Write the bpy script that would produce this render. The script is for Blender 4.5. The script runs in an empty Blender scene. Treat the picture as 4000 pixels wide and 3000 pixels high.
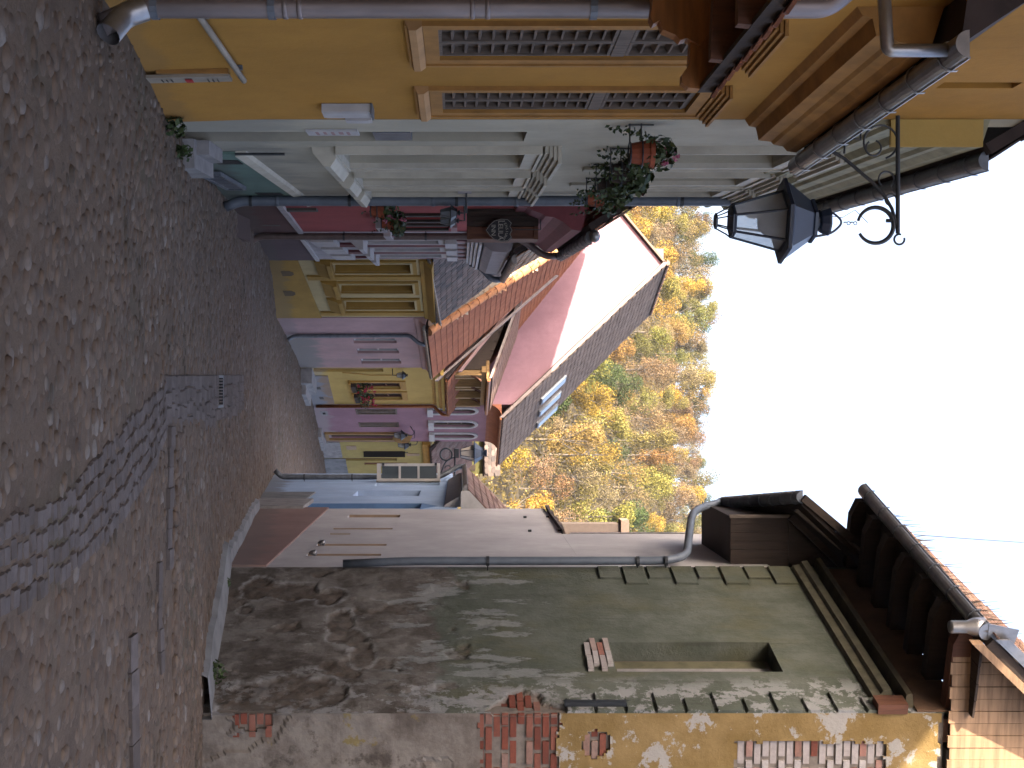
import bpy, math, random
from math import sin, cos, pi, radians, sqrt, atan2
from mathutils import Vector, Matrix, noise as mnoise

random.seed(7)
SC = bpy.context.scene
COL = SC.collection
S = 5000.0          # focal length in photo pixels (photo 4000 px wide)
EYE = 1.65
V = Vector

# ------------------------------------------------------------------ camera, sky, sun, exposure
cam_data = bpy.data.cameras.new('camera')
cam = bpy.data.objects.new('camera', cam_data)
COL.objects.link(cam)
cam_data.sensor_fit = 'HORIZONTAL'
cam_data.sensor_width = 36.0
cam_data.lens = 36.0 * S / 4000.0
cam_data.shift_x = 0.05
cam_data.clip_start = 0.05
cam_data.clip_end = 3000
# the photograph was taken with the camera turned on its side: picture right is up
cam.matrix_world = Matrix(((0, -1, 0, 0), (0, 0, -1, 0), (1, 0, 0, EYE), (0, 0, 0, 1)))
SC.camera = cam

SUN_DIR = V((-0.72, -0.47, 0.50)).normalized()      # towards the sun
world = bpy.data.worlds.new('World')
SC.world = world
world.use_nodes = True
wn = world.node_tree
wn.nodes.clear()
sky = wn.nodes.new('ShaderNodeTexSky')
sky.sky_type = 'NISHITA'
sky.sun_disc = False
sky.sun_elevation = math.asin(SUN_DIR.z)
sky.sun_rotation = atan2(SUN_DIR.x, SUN_DIR.y)
sky.air_density = 0.7
sky.dust_density = 9.0
sky.ozone_density = 0.0
bg = wn.nodes.new('ShaderNodeBackground')
bg.inputs['Strength'].default_value = 0.15
wo = wn.nodes.new('ShaderNodeOutputWorld')
wn.links.new(sky.outputs[0], bg.inputs[0])
wn.links.new(bg.outputs[0], wo.inputs[0])

sd = bpy.data.lights.new('sun', 'SUN')
sd.energy = 5.0
sd.angle = radians(0.5)
sd.color = (1.0, 0.87, 0.68)
sun = bpy.data.objects.new('sun', sd)
COL.objects.link(sun)
sun.rotation_euler = SUN_DIR.to_track_quat('Z', 'Y').to_euler()

SC.view_settings.view_transform = 'Standard'
SC.view_settings.look = 'None'
SC.view_settings.gamma = 1.0
SC.view_settings.use_curve_mapping = False
SC.view_settings.exposure = 2.8
SC.cycles.max_bounces = 8
SC.cycles.diffuse_bounces = 5
SC.cycles.use_denoising = True

# ------------------------------------------------------------------ terrain height and street plan
GP = [(-40, -1.3), (0, -1.5), (4.5, -1.68), (7, -1.85), (9.7, -2.18), (13, -2.57), (16.5, -2.95), (22, -3.55), (29, -4.33),
      (33.5, -4.80), (40, -4.98), (44.5, -5.12), (48.5, -5.28), (53, -5.42), (70, -6), (112, -6.6), (200, -7)]

def G(y):
    if y <= GP[0][0]:
        return EYE + GP[0][1]
    for (a, za), (b, zb) in zip(GP, GP[1:]):
        if y <= b:
            t = (y - a) / (b - a)
            return EYE + za + (zb - za) * t
    return EYE + GP[-1][1]

def P(X, H, y):
    return V(((X - 1500) / S * y, y, EYE + (H - 1800) / S * y))

def ground_at(X, H):
    k = (H - 1800) / S
    lo, hi = 1.0, 80.0
    for _ in range(50):
        m = (lo + hi) / 2
        if EYE + k * m > G(m):      # ray still above ground
            lo = m
        else:
            hi = m
    return V(((X - 1500) / S * lo, lo))

# ------------------------------------------------------------------ mesh building
class MB:
    def __init__(s):
        s.v = []; s.f = []
    def add(s, verts, faces):
        o = len(s.v)
        s.v.extend(V(p) for p in verts)
        s.f.extend(tuple(i + o for i in f) for f in faces)
    def quad(s, a, b, c, d):
        s.add((a, b, c, d), ((0, 1, 2, 3),))
    def poly(s, pts):
        s.add(pts, (tuple(range(len(pts))),))
    def obox(s, o, a, b, c):
        o, a, b, c = V(o), V(a), V(b), V(c)
        p = [o, o + a, o + a + b, o + b, o + c, o + a + c, o + a + b + c, o + b + c]
        f = [(0, 3, 2, 1), (4, 5, 6, 7), (0, 1, 5, 4), (1, 2, 6, 5), (2, 3, 7, 6), (3, 0, 4, 7)]
        if a.cross(b).dot(c) < 0:
            f = [t[::-1] for t in f]
        s.add(p, f)
    def box(s, lo, hi):
        s.obox(lo, (hi[0] - lo[0], 0, 0), (0, hi[1] - lo[1], 0), (0, 0, hi[2] - lo[2]))
    def prism(s, pts, vec):
        n = len(pts)
        pts = [V(p) for p in pts]; vec = V(vec)
        nrm = V((0, 0, 0))
        for i in range(n):
            nrm += pts[i].cross(pts[(i + 1) % n])
        if nrm.dot(vec) > 0:
            pts = pts[::-1]
        q = [p + vec for p in pts]
        f = [tuple(range(n)), tuple(range(2 * n - 1, n - 1, -1))]
        for i in range(n):
            j = (i + 1) % n
            f.append((i, i + n, j + n, j))
        s.add(pts + q, f)
    def tube(s, pts, r, n=8, cap=True):
        pts = [V(p) for p in pts]
        rr = r if isinstance(r, (list, tuple)) else [r] * len(pts)
        prev = None
        rings = []
        for i, p in enumerate(pts):
            a = pts[max(i - 1, 0)]; b = pts[min(i + 1, len(pts) - 1)]
            d = (b - a)
            d = d.normalized() if d.length > 1e-9 else V((0, 0, 1))
            if prev is None:
                prev = d.orthogonal().normalized()
            x = (prev - d * prev.dot(d))
            x = x.normalized() if x.length > 1e-6 else d.orthogonal().normalized()
            prev = x
            y = d.cross(x)
            rings.append([p + (x * cos(2 * pi * k / n) + y * sin(2 * pi * k / n)) * rr[i] for k in range(n)])
        o = len(s.v)
        for r_ in rings:
            s.v.extend(r_)
        for i in range(len(rings) - 1):
            for k in range(n):
                k2 = (k + 1) % n
                s.f.append((o + i * n + k, o + i * n + k2, o + (i + 1) * n + k2, o + (i + 1) * n + k))
        if cap:
            s.f.append(tuple(o + k for k in range(n))[::-1])
            s.f.append(tuple(o + (len(rings) - 1) * n + k for k in range(n)))
    def lathe(s, prof, c, n=12, axis=None, rot=0):
        c = V(c)
        o = len(s.v)
        for (r, z) in prof:
            for k in range(n):
                a = 2 * pi * k / n + rot
                s.v.append(c + V((r * cos(a), r * sin(a), z)))
        m = len(prof)
        for i in range(m - 1):
            for k in range(n):
                k2 = (k + 1) % n
                s.f.append((o + i * n + k, o + i * n + k2, o + (i + 1) * n + k2, o + (i + 1) * n + k))
        s.f.append(tuple(o + k for k in range(n))[::-1])
        s.f.append(tuple(o + (m - 1) * n + k for k in range(n)))
    def torus(s, c, ax, ay, R, r, n=20, m=6, a0=0, a1=2 * pi):
        pts = [V(c) + V(ax) * (R * cos(a0 + (a1 - a0) * i / n)) + V(ay) * (R * sin(a0 + (a1 - a0) * i / n)) for i in range(n + 1)]
        s.tube(pts, r, m)

LOC = {}

def link(o):
    COL.objects.link(o)
    return o

def thing(name, label, cat, loc, group=None):
    o = link(bpy.data.objects.new(name, None))
    o.empty_display_size = 0.2
    o.location = loc
    o['label'] = label; o['category'] = cat
    if group:
        o['group'] = group
    LOC[o] = V(loc)
    return o

def structure(name, loc=(0, 0, 0)):
    o = link(bpy.data.objects.new(name, None))
    o.location = loc
    o['kind'] = 'structure'
    LOC[o] = V(loc)
    return o

def part(name, mb, mat, parent, smooth=False, kind=None, label=None):
    loc = LOC[parent] if parent is not None else V((0, 0, 0))
    me = bpy.data.meshes.new(name)
    me.from_pydata([p - loc for p in mb.v], [], mb.f)
    me.materials.append(mat)
    if smooth:
        me.polygons.foreach_set('use_smooth', [True] * len(me.polygons))
    me.update()
    o = link(bpy.data.objects.new(name, me))
    if parent is not None:
        o.parent = parent
    if kind:
        o['kind'] = kind
    if label:
        o['label'] = label
    LOC[o] = loc
    return o

def inst(name, me, parent, M):
    o = link(bpy.data.objects.new(name, me))
    o.parent = parent
    o.matrix_local = Matrix.Translation(-LOC[parent]) @ M
    LOC[o] = LOC[parent]
    return o

def mesh_of(name, mb, mat, smooth=False):
    me = bpy.data.meshes.new(name)
    me.from_pydata([tuple(p) for p in mb.v], [], mb.f)
    me.materials.append(mat)
    if smooth:
        me.polygons.foreach_set('use_smooth', [True] * len(me.polygons))
    me.update()
    return me

def round_path(pts, rad, n=5):
    pts = [V(p) for p in pts]
    out = [pts[0]]
    for i in range(1, len(pts) - 1):
        a, b, c = pts[i - 1], pts[i], pts[i + 1]
        r = min(rad, (a - b).length * .49, (c - b).length * .49)
        p0 = b + (a - b).normalized() * r
        p1 = b + (c - b).normalized() * r
        for k in range(n + 1):
            t = k / n
            out.append(p0 * (1 - t) ** 2 + b * 2 * t * (1 - t) + p1 * t * t)
    out.append(pts[-1])
    return out

# ------------------------------------------------------------------ materials
HAZE = 0.00009
ALB = 0.50            # scales every surface colour down, so the raised exposure whitens the sky

class NT:
    def __init__(s, name):
        s.m = bpy.data.materials.new(name)
        s.m.use_nodes = True
        s.t = s.m.node_tree
        s.t.nodes.clear()
        s.out = s.t.nodes.new('ShaderNodeOutputMaterial')
        s.b = s.t.nodes.new('ShaderNodeBsdfPrincipled')
        s.t.links.new(s.b.outputs[0], s.out.inputs[0])
        s.pos = s.n('ShaderNodeNewGeometry').outputs['Position']
    def n(s, t):
        return s.t.nodes.new(t)
    def l(s, a, b):
        if isinstance(a, (int, float)):
            b.default_value = a
        elif isinstance(a, (tuple, list)):
            b.default_value = tuple(a) + ((1,) if len(a) == 3 and len(b.default_value) == 4 else ())
        else:
            s.t.links.new(a, b)
    def math(s, op, a, b=0.0, clamp=False):
        m = s.n('ShaderNodeMath'); m.operation = op; m.use_clamp = clamp
        s.l(a, m.inputs[0]); s.l(b, m.inputs[1])
        return m.outputs[0]
    def vec(s, src, scale=(1, 1, 1), loc=(0, 0, 0)):
        m = s.n('ShaderNodeMapping')
        m.inputs['Scale'].default_value = scale
        m.inputs['Location'].default_value = loc
        s.l(src, m.inputs['Vector'])
        return m.outputs[0]
    def noise(s, v, scale, detail=4, rough=0.55, dist=0.0):
        m = s.n('ShaderNodeTexNoise')
        s.l(v, m.inputs['Vector'])
        m.inputs['Scale'].default_value = scale
        m.inputs['Detail'].default_value = detail
        m.inputs['Roughness'].default_value = rough
        m.inputs['Distortion'].default_value = dist
        return m.outputs['Fac']
    def voro(s, v, scale, feature='F1', out='Distance'):
        m = s.n('ShaderNodeTexVoronoi'); m.feature = feature
        s.l(v, m.inputs['Vector']); m.inputs['Scale'].default_value = scale
        return m.outputs[out]
    def ramp(s, f, stops):
        m = s.n('ShaderNodeValToRGB')
        e = m.color_ramp.elements
        while len(e) < len(stops):
            e.new(0.5)
        for i, (p, c) in enumerate(stops):
            e[i].position = p
            e[i].color = tuple(c) + (1,) if len(c) == 3 else c
        s.l(f, m.inputs[0])
        return m.outputs[0]
    def step(s, f, a, b, lo=0.0, hi=1.0):
        m = s.n('ShaderNodeMapRange'); m.interpolation_type = 'SMOOTHSTEP'
        s.l(f, m.inputs[0])
        m.inputs[1].default_value = a; m.inputs[2].default_value = b
        m.inputs[3].default_value = lo; m.inputs[4].default_value = hi
        return m.outputs[0]
    def mix(s, f, a, b, mode='MIX'):
        m = s.n('ShaderNodeMix'); m.data_type = 'RGBA'; m.blend_type = mode
        s.l(f, m.inputs['Factor'])
        s.l(a, m.inputs['A'] if False else m.inputs[6]); s.l(b, m.inputs[7])
        return m.outputs[2]
    def comp(s):
        m = s.n('ShaderNodeSeparateXYZ'); s.l(s.pos, m.inputs[0])
        return m.outputs
    def bump(s, h, dist, strength=1.0):
        m = s.n('ShaderNodeBump')
        m.inputs['Strength'].default_value = strength
        m.inputs['Distance'].default_value = dist
        s.l(h, m.inputs['Height'])
        s.l(m.outputs[0], s.b.inputs['Normal'])
    def done(s, col, rough=0.85, metal=0.0, spec=0.3):
        s.l(s.mix(1.0, col, (ALB, ALB, ALB), 'MULTIPLY'), s.b.inputs['Base Color'])
        s.l(rough, s.b.inputs['Roughness'])
        s.b.inputs['Metallic'].default_value = metal
        s.b.inputs['Specular IOR Level'].default_value = spec
        return s.m

def sc(c, k):
    return tuple(x * k for x in c)

def plaster(name, col, dirt=None, amt=0.5, ga=0.0, gb=0.0, gh=1.2, streak=0.25, seed=0.0, bump=0.004, patch=None, patch_amt=0.0):
    """painted render: cloudy tone, rain streaks, grime above the ground line z = ga + gb*y"""
    t = NT(name)
    v = t.vec(t.pos, (1, 1, 1), (seed, seed * .7, seed * 1.3))
    n1 = t.noise(v, 0.9, 5, .6)
    n2 = t.noise(v, 6.0, 5, .65)
    n3 = t.noise(t.vec(v, (5, 5, .35)), 1.6, 4, .6)
    c = t.mix(t.step(n1, .3, .72), sc(col, .86), sc(col, 1.1))
    c = t.mix(t.step(n2, .35, .75, 0, .3), c, sc(col, .74))
    c = t.mix(t.step(n3, .5, .8, 0, streak), c, sc(col, .55))
    if patch:
        m = t.math('MULTIPLY', t.step(t.noise(t.vec(v, (1, 1, .6)), 1.7, 7, .68), .56, .6), patch_amt)
        c = t.mix(m, c, patch)
    if dirt:
        x = t.comp()
        h = t.math('SUBTRACT', x[2], t.math('ADD', ga, t.math('MULTIPLY', x[1], gb)))
        g = t.math('ADD', t.step(h, 0, gh, 1, 0), t.math('MULTIPLY', t.math('SUBTRACT', t.noise(t.vec(v, (1, 1, .5)), 2.2, 6, .65), .5), 1.6))
        c = t.mix(t.math('MULTIPLY', t.step(g, .45, .8), amt), c, dirt)
    t.bump(t.noise(v, 28, 5, .65), bump, .6)
    return t.done(c, .92, 0, .15)

def plain(name, col, rough=.7, var=.25, scale=6, metal=0.0, spec=.35, stretch=(1, 1, 1), bump=0.0, rnd=0.0):
    t = NT(name)
    v = t.vec(t.pos, stretch)
    c = t.mix(t.step(t.noise(v, scale, 5, .62), .3, .75), sc(col, 1 + var * .5), sc(col, 1 - var))
    if rnd:
        c = t.mix(t.math('MULTIPLY', t.n('ShaderNodeObjectInfo').outputs['Random'], rnd), c, sc(col, .35))
    if bump:
        t.bump(t.noise(v, scale * 3, 4), bump, .6)
    return t.done(c, rough, metal, spec)

def varied(name, stops, rough=.8, nscale=10, nvar=.3, bump=.003, spec=.3, moss=None, moss_amt=.4, bscale=40):
    """one colour per loose piece: random per object plus random per island"""
    t = NT(name)
    geo = t.n('ShaderNodeNewGeometry')
    r = t.math('FRACT', t.math('ADD', t.n('ShaderNodeObjectInfo').outputs['Random'], geo.outputs['Random Per Island']))
    c = t.ramp(r, stops)
    n = t.noise(t.pos, nscale, 5, .65)
    c = t.mix(t.step(n, .35, .75, 0, nvar), c, (.05, .04, .035))
    if moss:
        c = t.mix(t.step(t.noise(t.pos, 1.7, 5, .65), .55, .68, 0, moss_amt), c, moss)
    if bump:
        t.bump(t.noise(t.pos, bscale, 4), bump, .7)
    return t.done(c, rough, 0, spec)

def glass(name, col=(.03, .04, .05), rough=.06):
    t = NT(name)
    t.bump(t.noise(t.pos, 3, 2), .01, .15)
    t.b.inputs['IOR'].default_value = 1.5
    return t.done(col, rough, 0, .9)

# ------------------------------------------------------------------ facade helper
class F:
    """a wall in plan from A to B (going away from the camera); n points into the street"""
    def __init__(s, A, B, side):
        s.A = V((A[0], A[1])); s.B = V((B[0], B[1]))
        d = s.B - s.A
        s.L = d.length
        s.d = d / s.L
        s.n = V((s.d.y, -s.d.x)) if side == 'L' else V((-s.d.y, s.d.x))
        s.d3 = V((s.d.x, s.d.y, 0)); s.n3 = V((s.n.x, s.n.y, 0))
    def p(s, u, z, n=0.0):
        q = s.A + s.d * u + s.n * n
        return V((q.x, q.y, z))
    def hit(s, X, o=0.0):
        k = (X - 1500) / S
        a = s.A + s.n * o
        return (k * a.y - a.x) / (s.d.x - k * s.d.y)
    def uz(s, X, H, o=0.0):
        u = s.hit(X, o)
        y = s.A.y + s.d.y * u + s.n.y * o
        return u, EYE + (H - 1800) / S * y
    def box(s, mb, u0, u1, z0, z1, n0, n1):
        mb.obox(s.p(u0, z0, n0), s.d3 * (u1 - u0), V((0, 0, z1 - z0)), s.n3 * (n1 - n0))
    def rect(s, mb, u0, u1, z0, z1, n):
        a, b, c, d = s.p(u0, z0, n), s.p(u1, z0, n), s.p(u1, z1, n), s.p(u0, z1, n)
        if (b - a).cross(c - b).dot(s.n3) < 0:
            a, b, c, d = d, c, b, a
        mb.quad(a, b, c, d)
    def prof(s, mb, pts, u0, u1):
        mb.prism([s.p(u0, z, n) for (n, z) in pts], s.d3 * (u1 - u0))
    def g(s, u):
        return G(s.A.y + s.d.y * u)

def wall(f, u0, u1, z0, z1, holes=(), depth=4.0, n=0.0, ins=.004, flare=None, front=True, near_end=True):
    """front sheet with openings and their reveals, two ends and a back"""
    mb = MB()
    us = sorted(set([u0 + ins, u1 - ins] + [x for h in holes for x in h[0:2]]))
    zs = sorted(set([z0, z1] + [x for h in holes for x in h[2:4]] + ([flare[0]] if flare else [])))
    def nn(z):
        return n + (flare[1] if flare and z < flare[0] - 1e-6 else 0)
    for i in range(len(us) - 1):
        for j in range(len(zs) - 1):
            uc = (us[i] + us[i + 1]) / 2; zc = (zs[j] + zs[j + 1]) / 2
            if not front or any(h[0] < uc < h[1] and h[2] < zc < h[3] for h in holes):
                continue
            a, b = f.p(us[i], zs[j], nn(zs[j])), f.p(us[i + 1], zs[j], nn(zs[j]))
            c, d = f.p(us[i + 1], zs[j + 1], nn(zs[j + 1])), f.p(us[i], zs[j + 1], nn(zs[j + 1]))
            if (b - a).cross(c - b).dot(f.n3) < 0:
                a, b, c, d = d, c, b, a
            mb.quad(a, b, c, d)
    for h in holes:
        a0, a1, b0, b1, dp = h[:5]
        for (p, q) in (((a0, b0), (a0, b1)), ((a1, b0), (a1, b1)), ((a0, b0), (a1, b0)), ((a0, b1), (a1, b1))):
            mb.quad(f.p(p[0], p[1], n), f.p(q[0], q[1], n), f.p(q[0], q[1], n - dp), f.p(p[0], p[1], n - dp))
        if len(h) > 5 and h[5]:
            f.rect(mb, a0, a1, b0, b1, n - dp)
    a, b = u0 + ins, u1 - ins
    for u in ((a, b) if near_end else (b,)):
        mb.quad(f.p(u, z0, n), f.p(u, z1, n), f.p(u, z1, n - depth), f.p(u, z0, n - depth))
    mb.quad(f.p(a, z0, n - depth), f.p(b, z0, n - depth), f.p(b, z1, n - depth), f.p(a, z1, n - depth))
    mb.quad(f.p(a, z1, n), f.p(b, z1, n), f.p(b, z1, n - depth), f.p(a, z1, n - depth))
    return mb

def frame(f, mb, u0, u1, z0, z1, w, n0, n1, wb=None, wt=None):
    """four bars, butted"""
    wb = w if wb is None else wb; wt = w if wt is None else wt
    f.box(mb, u0, u1, z0, z0 + wb, n0, n1)
    f.box(mb, u0, u1, z1 - wt, z1, n0, n1)
    f.box(mb, u0, u0 + w, z0 + wb, z1 - wt, n0, n1)
    f.box(mb, u1 - w, u1, z0 + wb, z1 - wt, n0, n1)

def window(f, parent, u0, u1, z0, z1, dep, mat, gmat, bars=(1, 2), fw=.05, name='window', label=None):
    mb = MB()
    frame(f, mb, u0 + .002, u1 - .002, z0 + .002, z1 - .002, fw, -dep, -dep + .05)
    cols, rows = bars
    for i in range(1, cols + 1):
        uc = u0 + (u1 - u0) * i / (cols + 1)
        f.box(mb, uc - .025, uc + .025, z0 + fw, z1 - fw, -dep, -dep + .045)
    for j in range(1, rows + 1):
        zc = z0 + (z1 - z0) * j / (rows + 1)
        f.box(mb, u0 + fw, u1 - fw, zc - .02, zc + .02, -dep, -dep + .04)
    w = part(name, mb, mat, parent, label=label)
    g = MB()
    f.rect(g, u0, u1, z0, z1, -dep + .012)
    f.rect(g, u0, u1, z0, z1, -dep - .02)
    part('pane', g, gmat, w)
    return w

def gutter(p0, p1, side, r, mat, parent, nb=8, caps=True, bmat=None):
    """half round gutter from p0 to p1 (its rim axis); side = horizontal vector away from the wall"""
    p0, p1 = V(p0), V(p1)
    side = V(side).normalized()
    up = V((0, 0, 1))
    N = 10
    outer = [(cos(a) * r, -sin(a) * r) for a in [pi * i / N for i in range(N + 1)]]
    inner = [(cos(a) * (r - .006), -sin(a) * (r - .006)) for a in [pi * (N - i) / N for i in range(N + 1)]]
    mb = MB()
    mb.prism([p0 + side * x + up * y for (x, y) in outer + inner], p1 - p0)
    d = (p1 - p0).normalized()
    if caps:
        for p, s_ in ((p0, -1), (p1, 1)):
            mb.prism([p + side * x + up * y for (x, y) in outer], d * (.006 * s_))
    mb.tube([p0 + side * r, p1 + side * r], .008, 6)
    g = part('gutter', mb, mat, parent)
    for i in range(nb):
        t = (i + .5) / nb
        c = p0.lerp(p1, t)
        b = MB()
        rr = r + .004
        pts = [c + side * (cos(a) * rr) + up * (-sin(a) * rr) for a in [pi * k / 10 for k in range(11)]]
        for q, q2 in zip(pts, pts[1:]):
            mid = (q - c).normalized() * .006
            b.obox(q - d * .012, q2 - q, d * .024, mid)
        b.obox(c + side * rr - d * .012, up * .03, d * .024, side * .005)
        part('bracket', b, bmat or mat, g)
    return g

def downpipe(parent, pts, r, mat, clips=(), rad=.12, cmat=None, seams=(), name='downpipe'):
    mb = MB()
    mb.tube(round_path(pts, rad), r, 14)
    for (a, h) in seams:
        a = V(a)
        mb.lathe([(r + .003, -h), (r + .005, -h * .5), (r + .005, h * .5), (r + .003, h)], a, 14)
    o = part(name, mb, mat, parent, smooth=True)
    for (c, away) in clips:
        b = MB()
        c = V(c); away = V(away).normalized()
        b.lathe([(r + .006, -.018), (r + .008, -.018), (r + .008, .018), (r + .006, .018)], c, 14)
        b.tube([c - away * r, c - away * (r + .08)], .008, 6)
        part('clip', b, cmat or mat, o)
    return o

# tiles -------------------------------------------------------------
def tile_mesh(name, w, h, t, mat, style='beaver'):
    mb = MB()
    if style == 'beaver':
        out = [(-w / 2, h), (-w / 2, h * .22), (-w * .36, h * .07), (0, 0), (w * .36, h * .07), (w / 2, h * .22), (w / 2, h)]
    else:
        out = [(-w / 2, h), (-w / 2, 0), (w / 2, 0), (w / 2, h)]
    if style == 'pan':      # gently rolled pantile
        prof = [(-w / 2, 0), (-w * .28, .012), (0, -.006), (w * .28, .018), (w / 2, .004)]
        for (x0, z0), (x1, z1) in zip(prof, prof[1:]):
            mb.add([(x0, 0, z0 + t), (x1, 0, z1 + t), (x1, h, z1 + .006), (x0, h, z0 + .006), (x0, 0, z0), (x1, 0, z1)],
                   [(0, 1, 2, 3), (4, 5, 1, 0)])
    else:
        n = len(out)
        vs = [(x, y, t + .016 * (1 - y / h)) for (x, y) in out] + [(x, y, .016 * (1 - y / h)) for (x, y) in out]
        fs = [tuple(range(n)), tuple(range(2 * n - 1, n - 1, -1))] + [(i, i + n, (i + 1) % n + n, (i + 1) % n) for i in range(n)]
        fs = [f[::-1] for f in fs[2:]] + [fs[0], fs[1]]
        mb.add(vs, fs)
    return mesh_of(name, mb, mat)

def in_poly(p, poly):
    x, y = p; c = False
    j = len(poly) - 1
    for i in range(len(poly)):
        xi, yi = poly[i]; xj, yj = poly[j]
        if (yi > y) != (yj > y) and x < (xj - xi) * (y - yi) / (yj - yi) + xi:
            c = not c
        j = i
    return c

def in_view(p, m=0.0):
    if p.y < .5:
        return False
    X = 1500 + p.x / p.y * S; H = 1800 + (p.z - EYE) / p.y * S
    return -m < X < 3000 + m and -m < H < 4000 + m

def roof(parent, pts, base_mat, tile_mat, w=.18, expo=.16, h=.36, t=.015, style='beaver', maxn=300, thick=.1, name='roof', jit=.006):
    """pts coplanar, pts[0]->pts[1] is the eave; tiles are children of the roof part, the surplus one stuff part"""
    pts = [V(p) for p in pts]
    ex = (pts[1] - pts[0]).normalized()
    nz = V((0, 0, 0))
    for i in range(len(pts)):
        nz += pts[i].cross(pts[(i + 1) % len(pts)])
    nz.normalize()
    if nz.z < 0:
        nz = -nz
    ey = nz.cross(ex)
    if ey.z < 0:
        ex = -ex; ey = nz.cross(ex)
    o = pts[0]
    p2 = [((p - o).dot(ex), (p - o).dot(ey)) for p in pts]
    mb = MB()
    mb.prism([p - nz * thick for p in pts], nz * (thick - .012))
    rp = part(name, mb, base_mat, parent)
    me = tile_mesh('tile', w * .975, h, t, tile_mat, style)
    xs = [p[0] for p in p2]; ys = [p[1] for p in p2]
    L = []
    r = 0
    y = min(ys)
    while y < max(ys):
        x = min(xs) + (w / 2 if r % 2 and style != 'pan' else 0)
        while x < max(xs) + w:
            if in_poly((x, y + expo * .5), p2):
                L.append((x + random.uniform(-jit, jit), y + random.uniform(-jit, jit), random.uniform(-.02, .02), random.uniform(0, .008)))
            x += w
        y += expo; r += 1
    M0 = Matrix(((ex.x, ey.x, nz.x, 0), (ex.y, ey.y, nz.y, 0), (ex.z, ey.z, nz.z, 0), (0, 0, 0, 1)))
    items = []
    for (x, y, a, dz) in L:
        q = o + ex * x + ey * (y - h * .08) + nz * dz
        items.append((0 if in_view(q) else 1, q.length, Matrix.Translation(q) @ M0 @ Matrix.Rotation(a, 4, 'Z') @ Matrix.Rotation(random.uniform(-.012, .012), 4, 'Y')))
    items.sort(key=lambda k: (k[0], k[1]))
    for it in items[:maxn]:
        inst('tile', me, rp, it[2])
    rest = items[maxn:]
    if rest:
        b = MB()
        vs = [v.co.copy() for v in me.vertices]; fs = [tuple(p.vertices) for p in me.polygons]
        for it in rest:
            b.add([it[2] @ v for v in vs], fs)
        part('tile_field', b, tile_mat, rp, kind='stuff')
    return rp

def ridge(parent, a, b, r, mat, seg=.38, name='ridge_tile', up=V((0, 0, 1))):
    a, b = V(a), V(b)
    d = b - a; L = d.length; d.normalize()
    side = d.cross(up).normalized(); u = side.cross(d)
    n = max(1, int(L / seg))
    for i in range(n):
        p = a + d * (L * i / n); q = a + d * (L * (i + 1) / n + .03)
        mb = MB()
        r0 = r * 1.12; r1 = r * .95
        A = [p + side * (cos(t) * r0) + u * (sin(t) * r0 - r * .2) for t in [pi * k / 8 for k in range(9)]]
        B = [q + side * (cos(t) * r1) + u * (sin(t) * r1 - r * .2) for t in [pi * k / 8 for k in range(9)]]
        for k in range(8):
            mb.quad(A[k], B[k], B[k + 1], A[k + 1])
        for k in range(8):
            mb.quad(A[k], A[k + 1], A[k + 1] * .9 + p * .1 , A[k] * .9 + p * .1)
        mb.poly(A[::-1])
        part(name, mb, mat, parent, smooth=False)

def leaves(mb, n, c, rx, ry, rz, size, rng=random, shell=.5):
    for _ in range(n):
        while True:
            p = V((rng.uniform(-1, 1), rng.uniform(-1, 1), rng.uniform(-1, 1)))
            if shell * .3 < p.length < 1:
                break
        q = V(c) + V((p.x * rx, p.y * ry, p.z * rz))
        nrm = (p.normalized() + V((rng.uniform(-1, 1), rng.uniform(-1, 1), rng.uniform(-.4, 1)))).normalized()
        a = nrm.orthogonal().normalized()
        a.rotate(Matrix.Rotation(rng.uniform(0, 6.28), 3, nrm))
        b = nrm.cross(a)
        s_ = size * rng.uniform(.6, 1.3)
        mb.add([q - a * s_ * .5, q + b * s_ * .32, q + a * s_ * .5, q - b * s_ * .32], [(0, 1, 2, 3)])

# ------------------------------------------------------------------ shared materials
E = EYE
m_yellow = plaster('ochre_yellow_paint', (.56, .285, .062), (.34, .2, .08), .45, .42, -.097, .4, .12, 1)
m_ytrim = plain('orange_brown_trim', (.47, .23, .058), .8, .25, 5)
m_ytrim2 = plain('pale_orange_trim', (.55, .30, .12), .8, .2, 5)
m_mint = plaster('pale_mint_paint', (.62, .575, .455), (.34, .33, .29), .6, .57, -.113, 1.9, .12, 3)
m_mintd = plaster('teal_green_plinth', (.19, .29, .25), (.16, .17, .15), .7, .57, -.113, .6, .3, 4)
m_mintw = plain('mint_white_trim', (.69, .645, .535), .8, .15, 4)
m_red = plaster('crimson_paint', (.46, .10, .10), (.2, .09, .08), .5, .52, -.11, .9, .2, 5)
m_redd = plaster('dark_red_plinth', (.15, .075, .07), (.13, .11, .1), .6, .52, -.11, .5, .3, 6)
m_redt = plain('dark_crimson_trim', (.22, .05, .06), .8, .2, 4)
m_white = plain('off_white_trim', (.62, .60, .60), .75, .15, 5)
m_strw = plaster('white_lilac_paint', (.56, .52, .53), (.4, .35, .34), .5, .55, -.111, 1.0, .2, 7)
m_strd = plaster('purple_brown_plinth', (.16, .11, .12), (.14, .12, .11), .6, .55, -.111, .5, .3, 8)
m_burg = plain('burgundy_paint', (.19, .045, .06), .7, .2, 5)
m_midy = plaster('cream_yellow_paint', (.60, .48, .25), (.4, .35, .22), .5, -1.0, -.058, 1.2, .15, 9)
m_midt = plaster('mustard_trim', (.46, .28, .07), (.3, .22, .12), .6, -1.0, -.058, .6, .2, 10)
m_pinks = plaster('dusty_pink_paint', (.52, .34, .33), (.30, .27, .25), .95, -1.0, -.058, 1.5, .15, 11, patch=(.35, .3, .28), patch_amt=.25)
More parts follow.
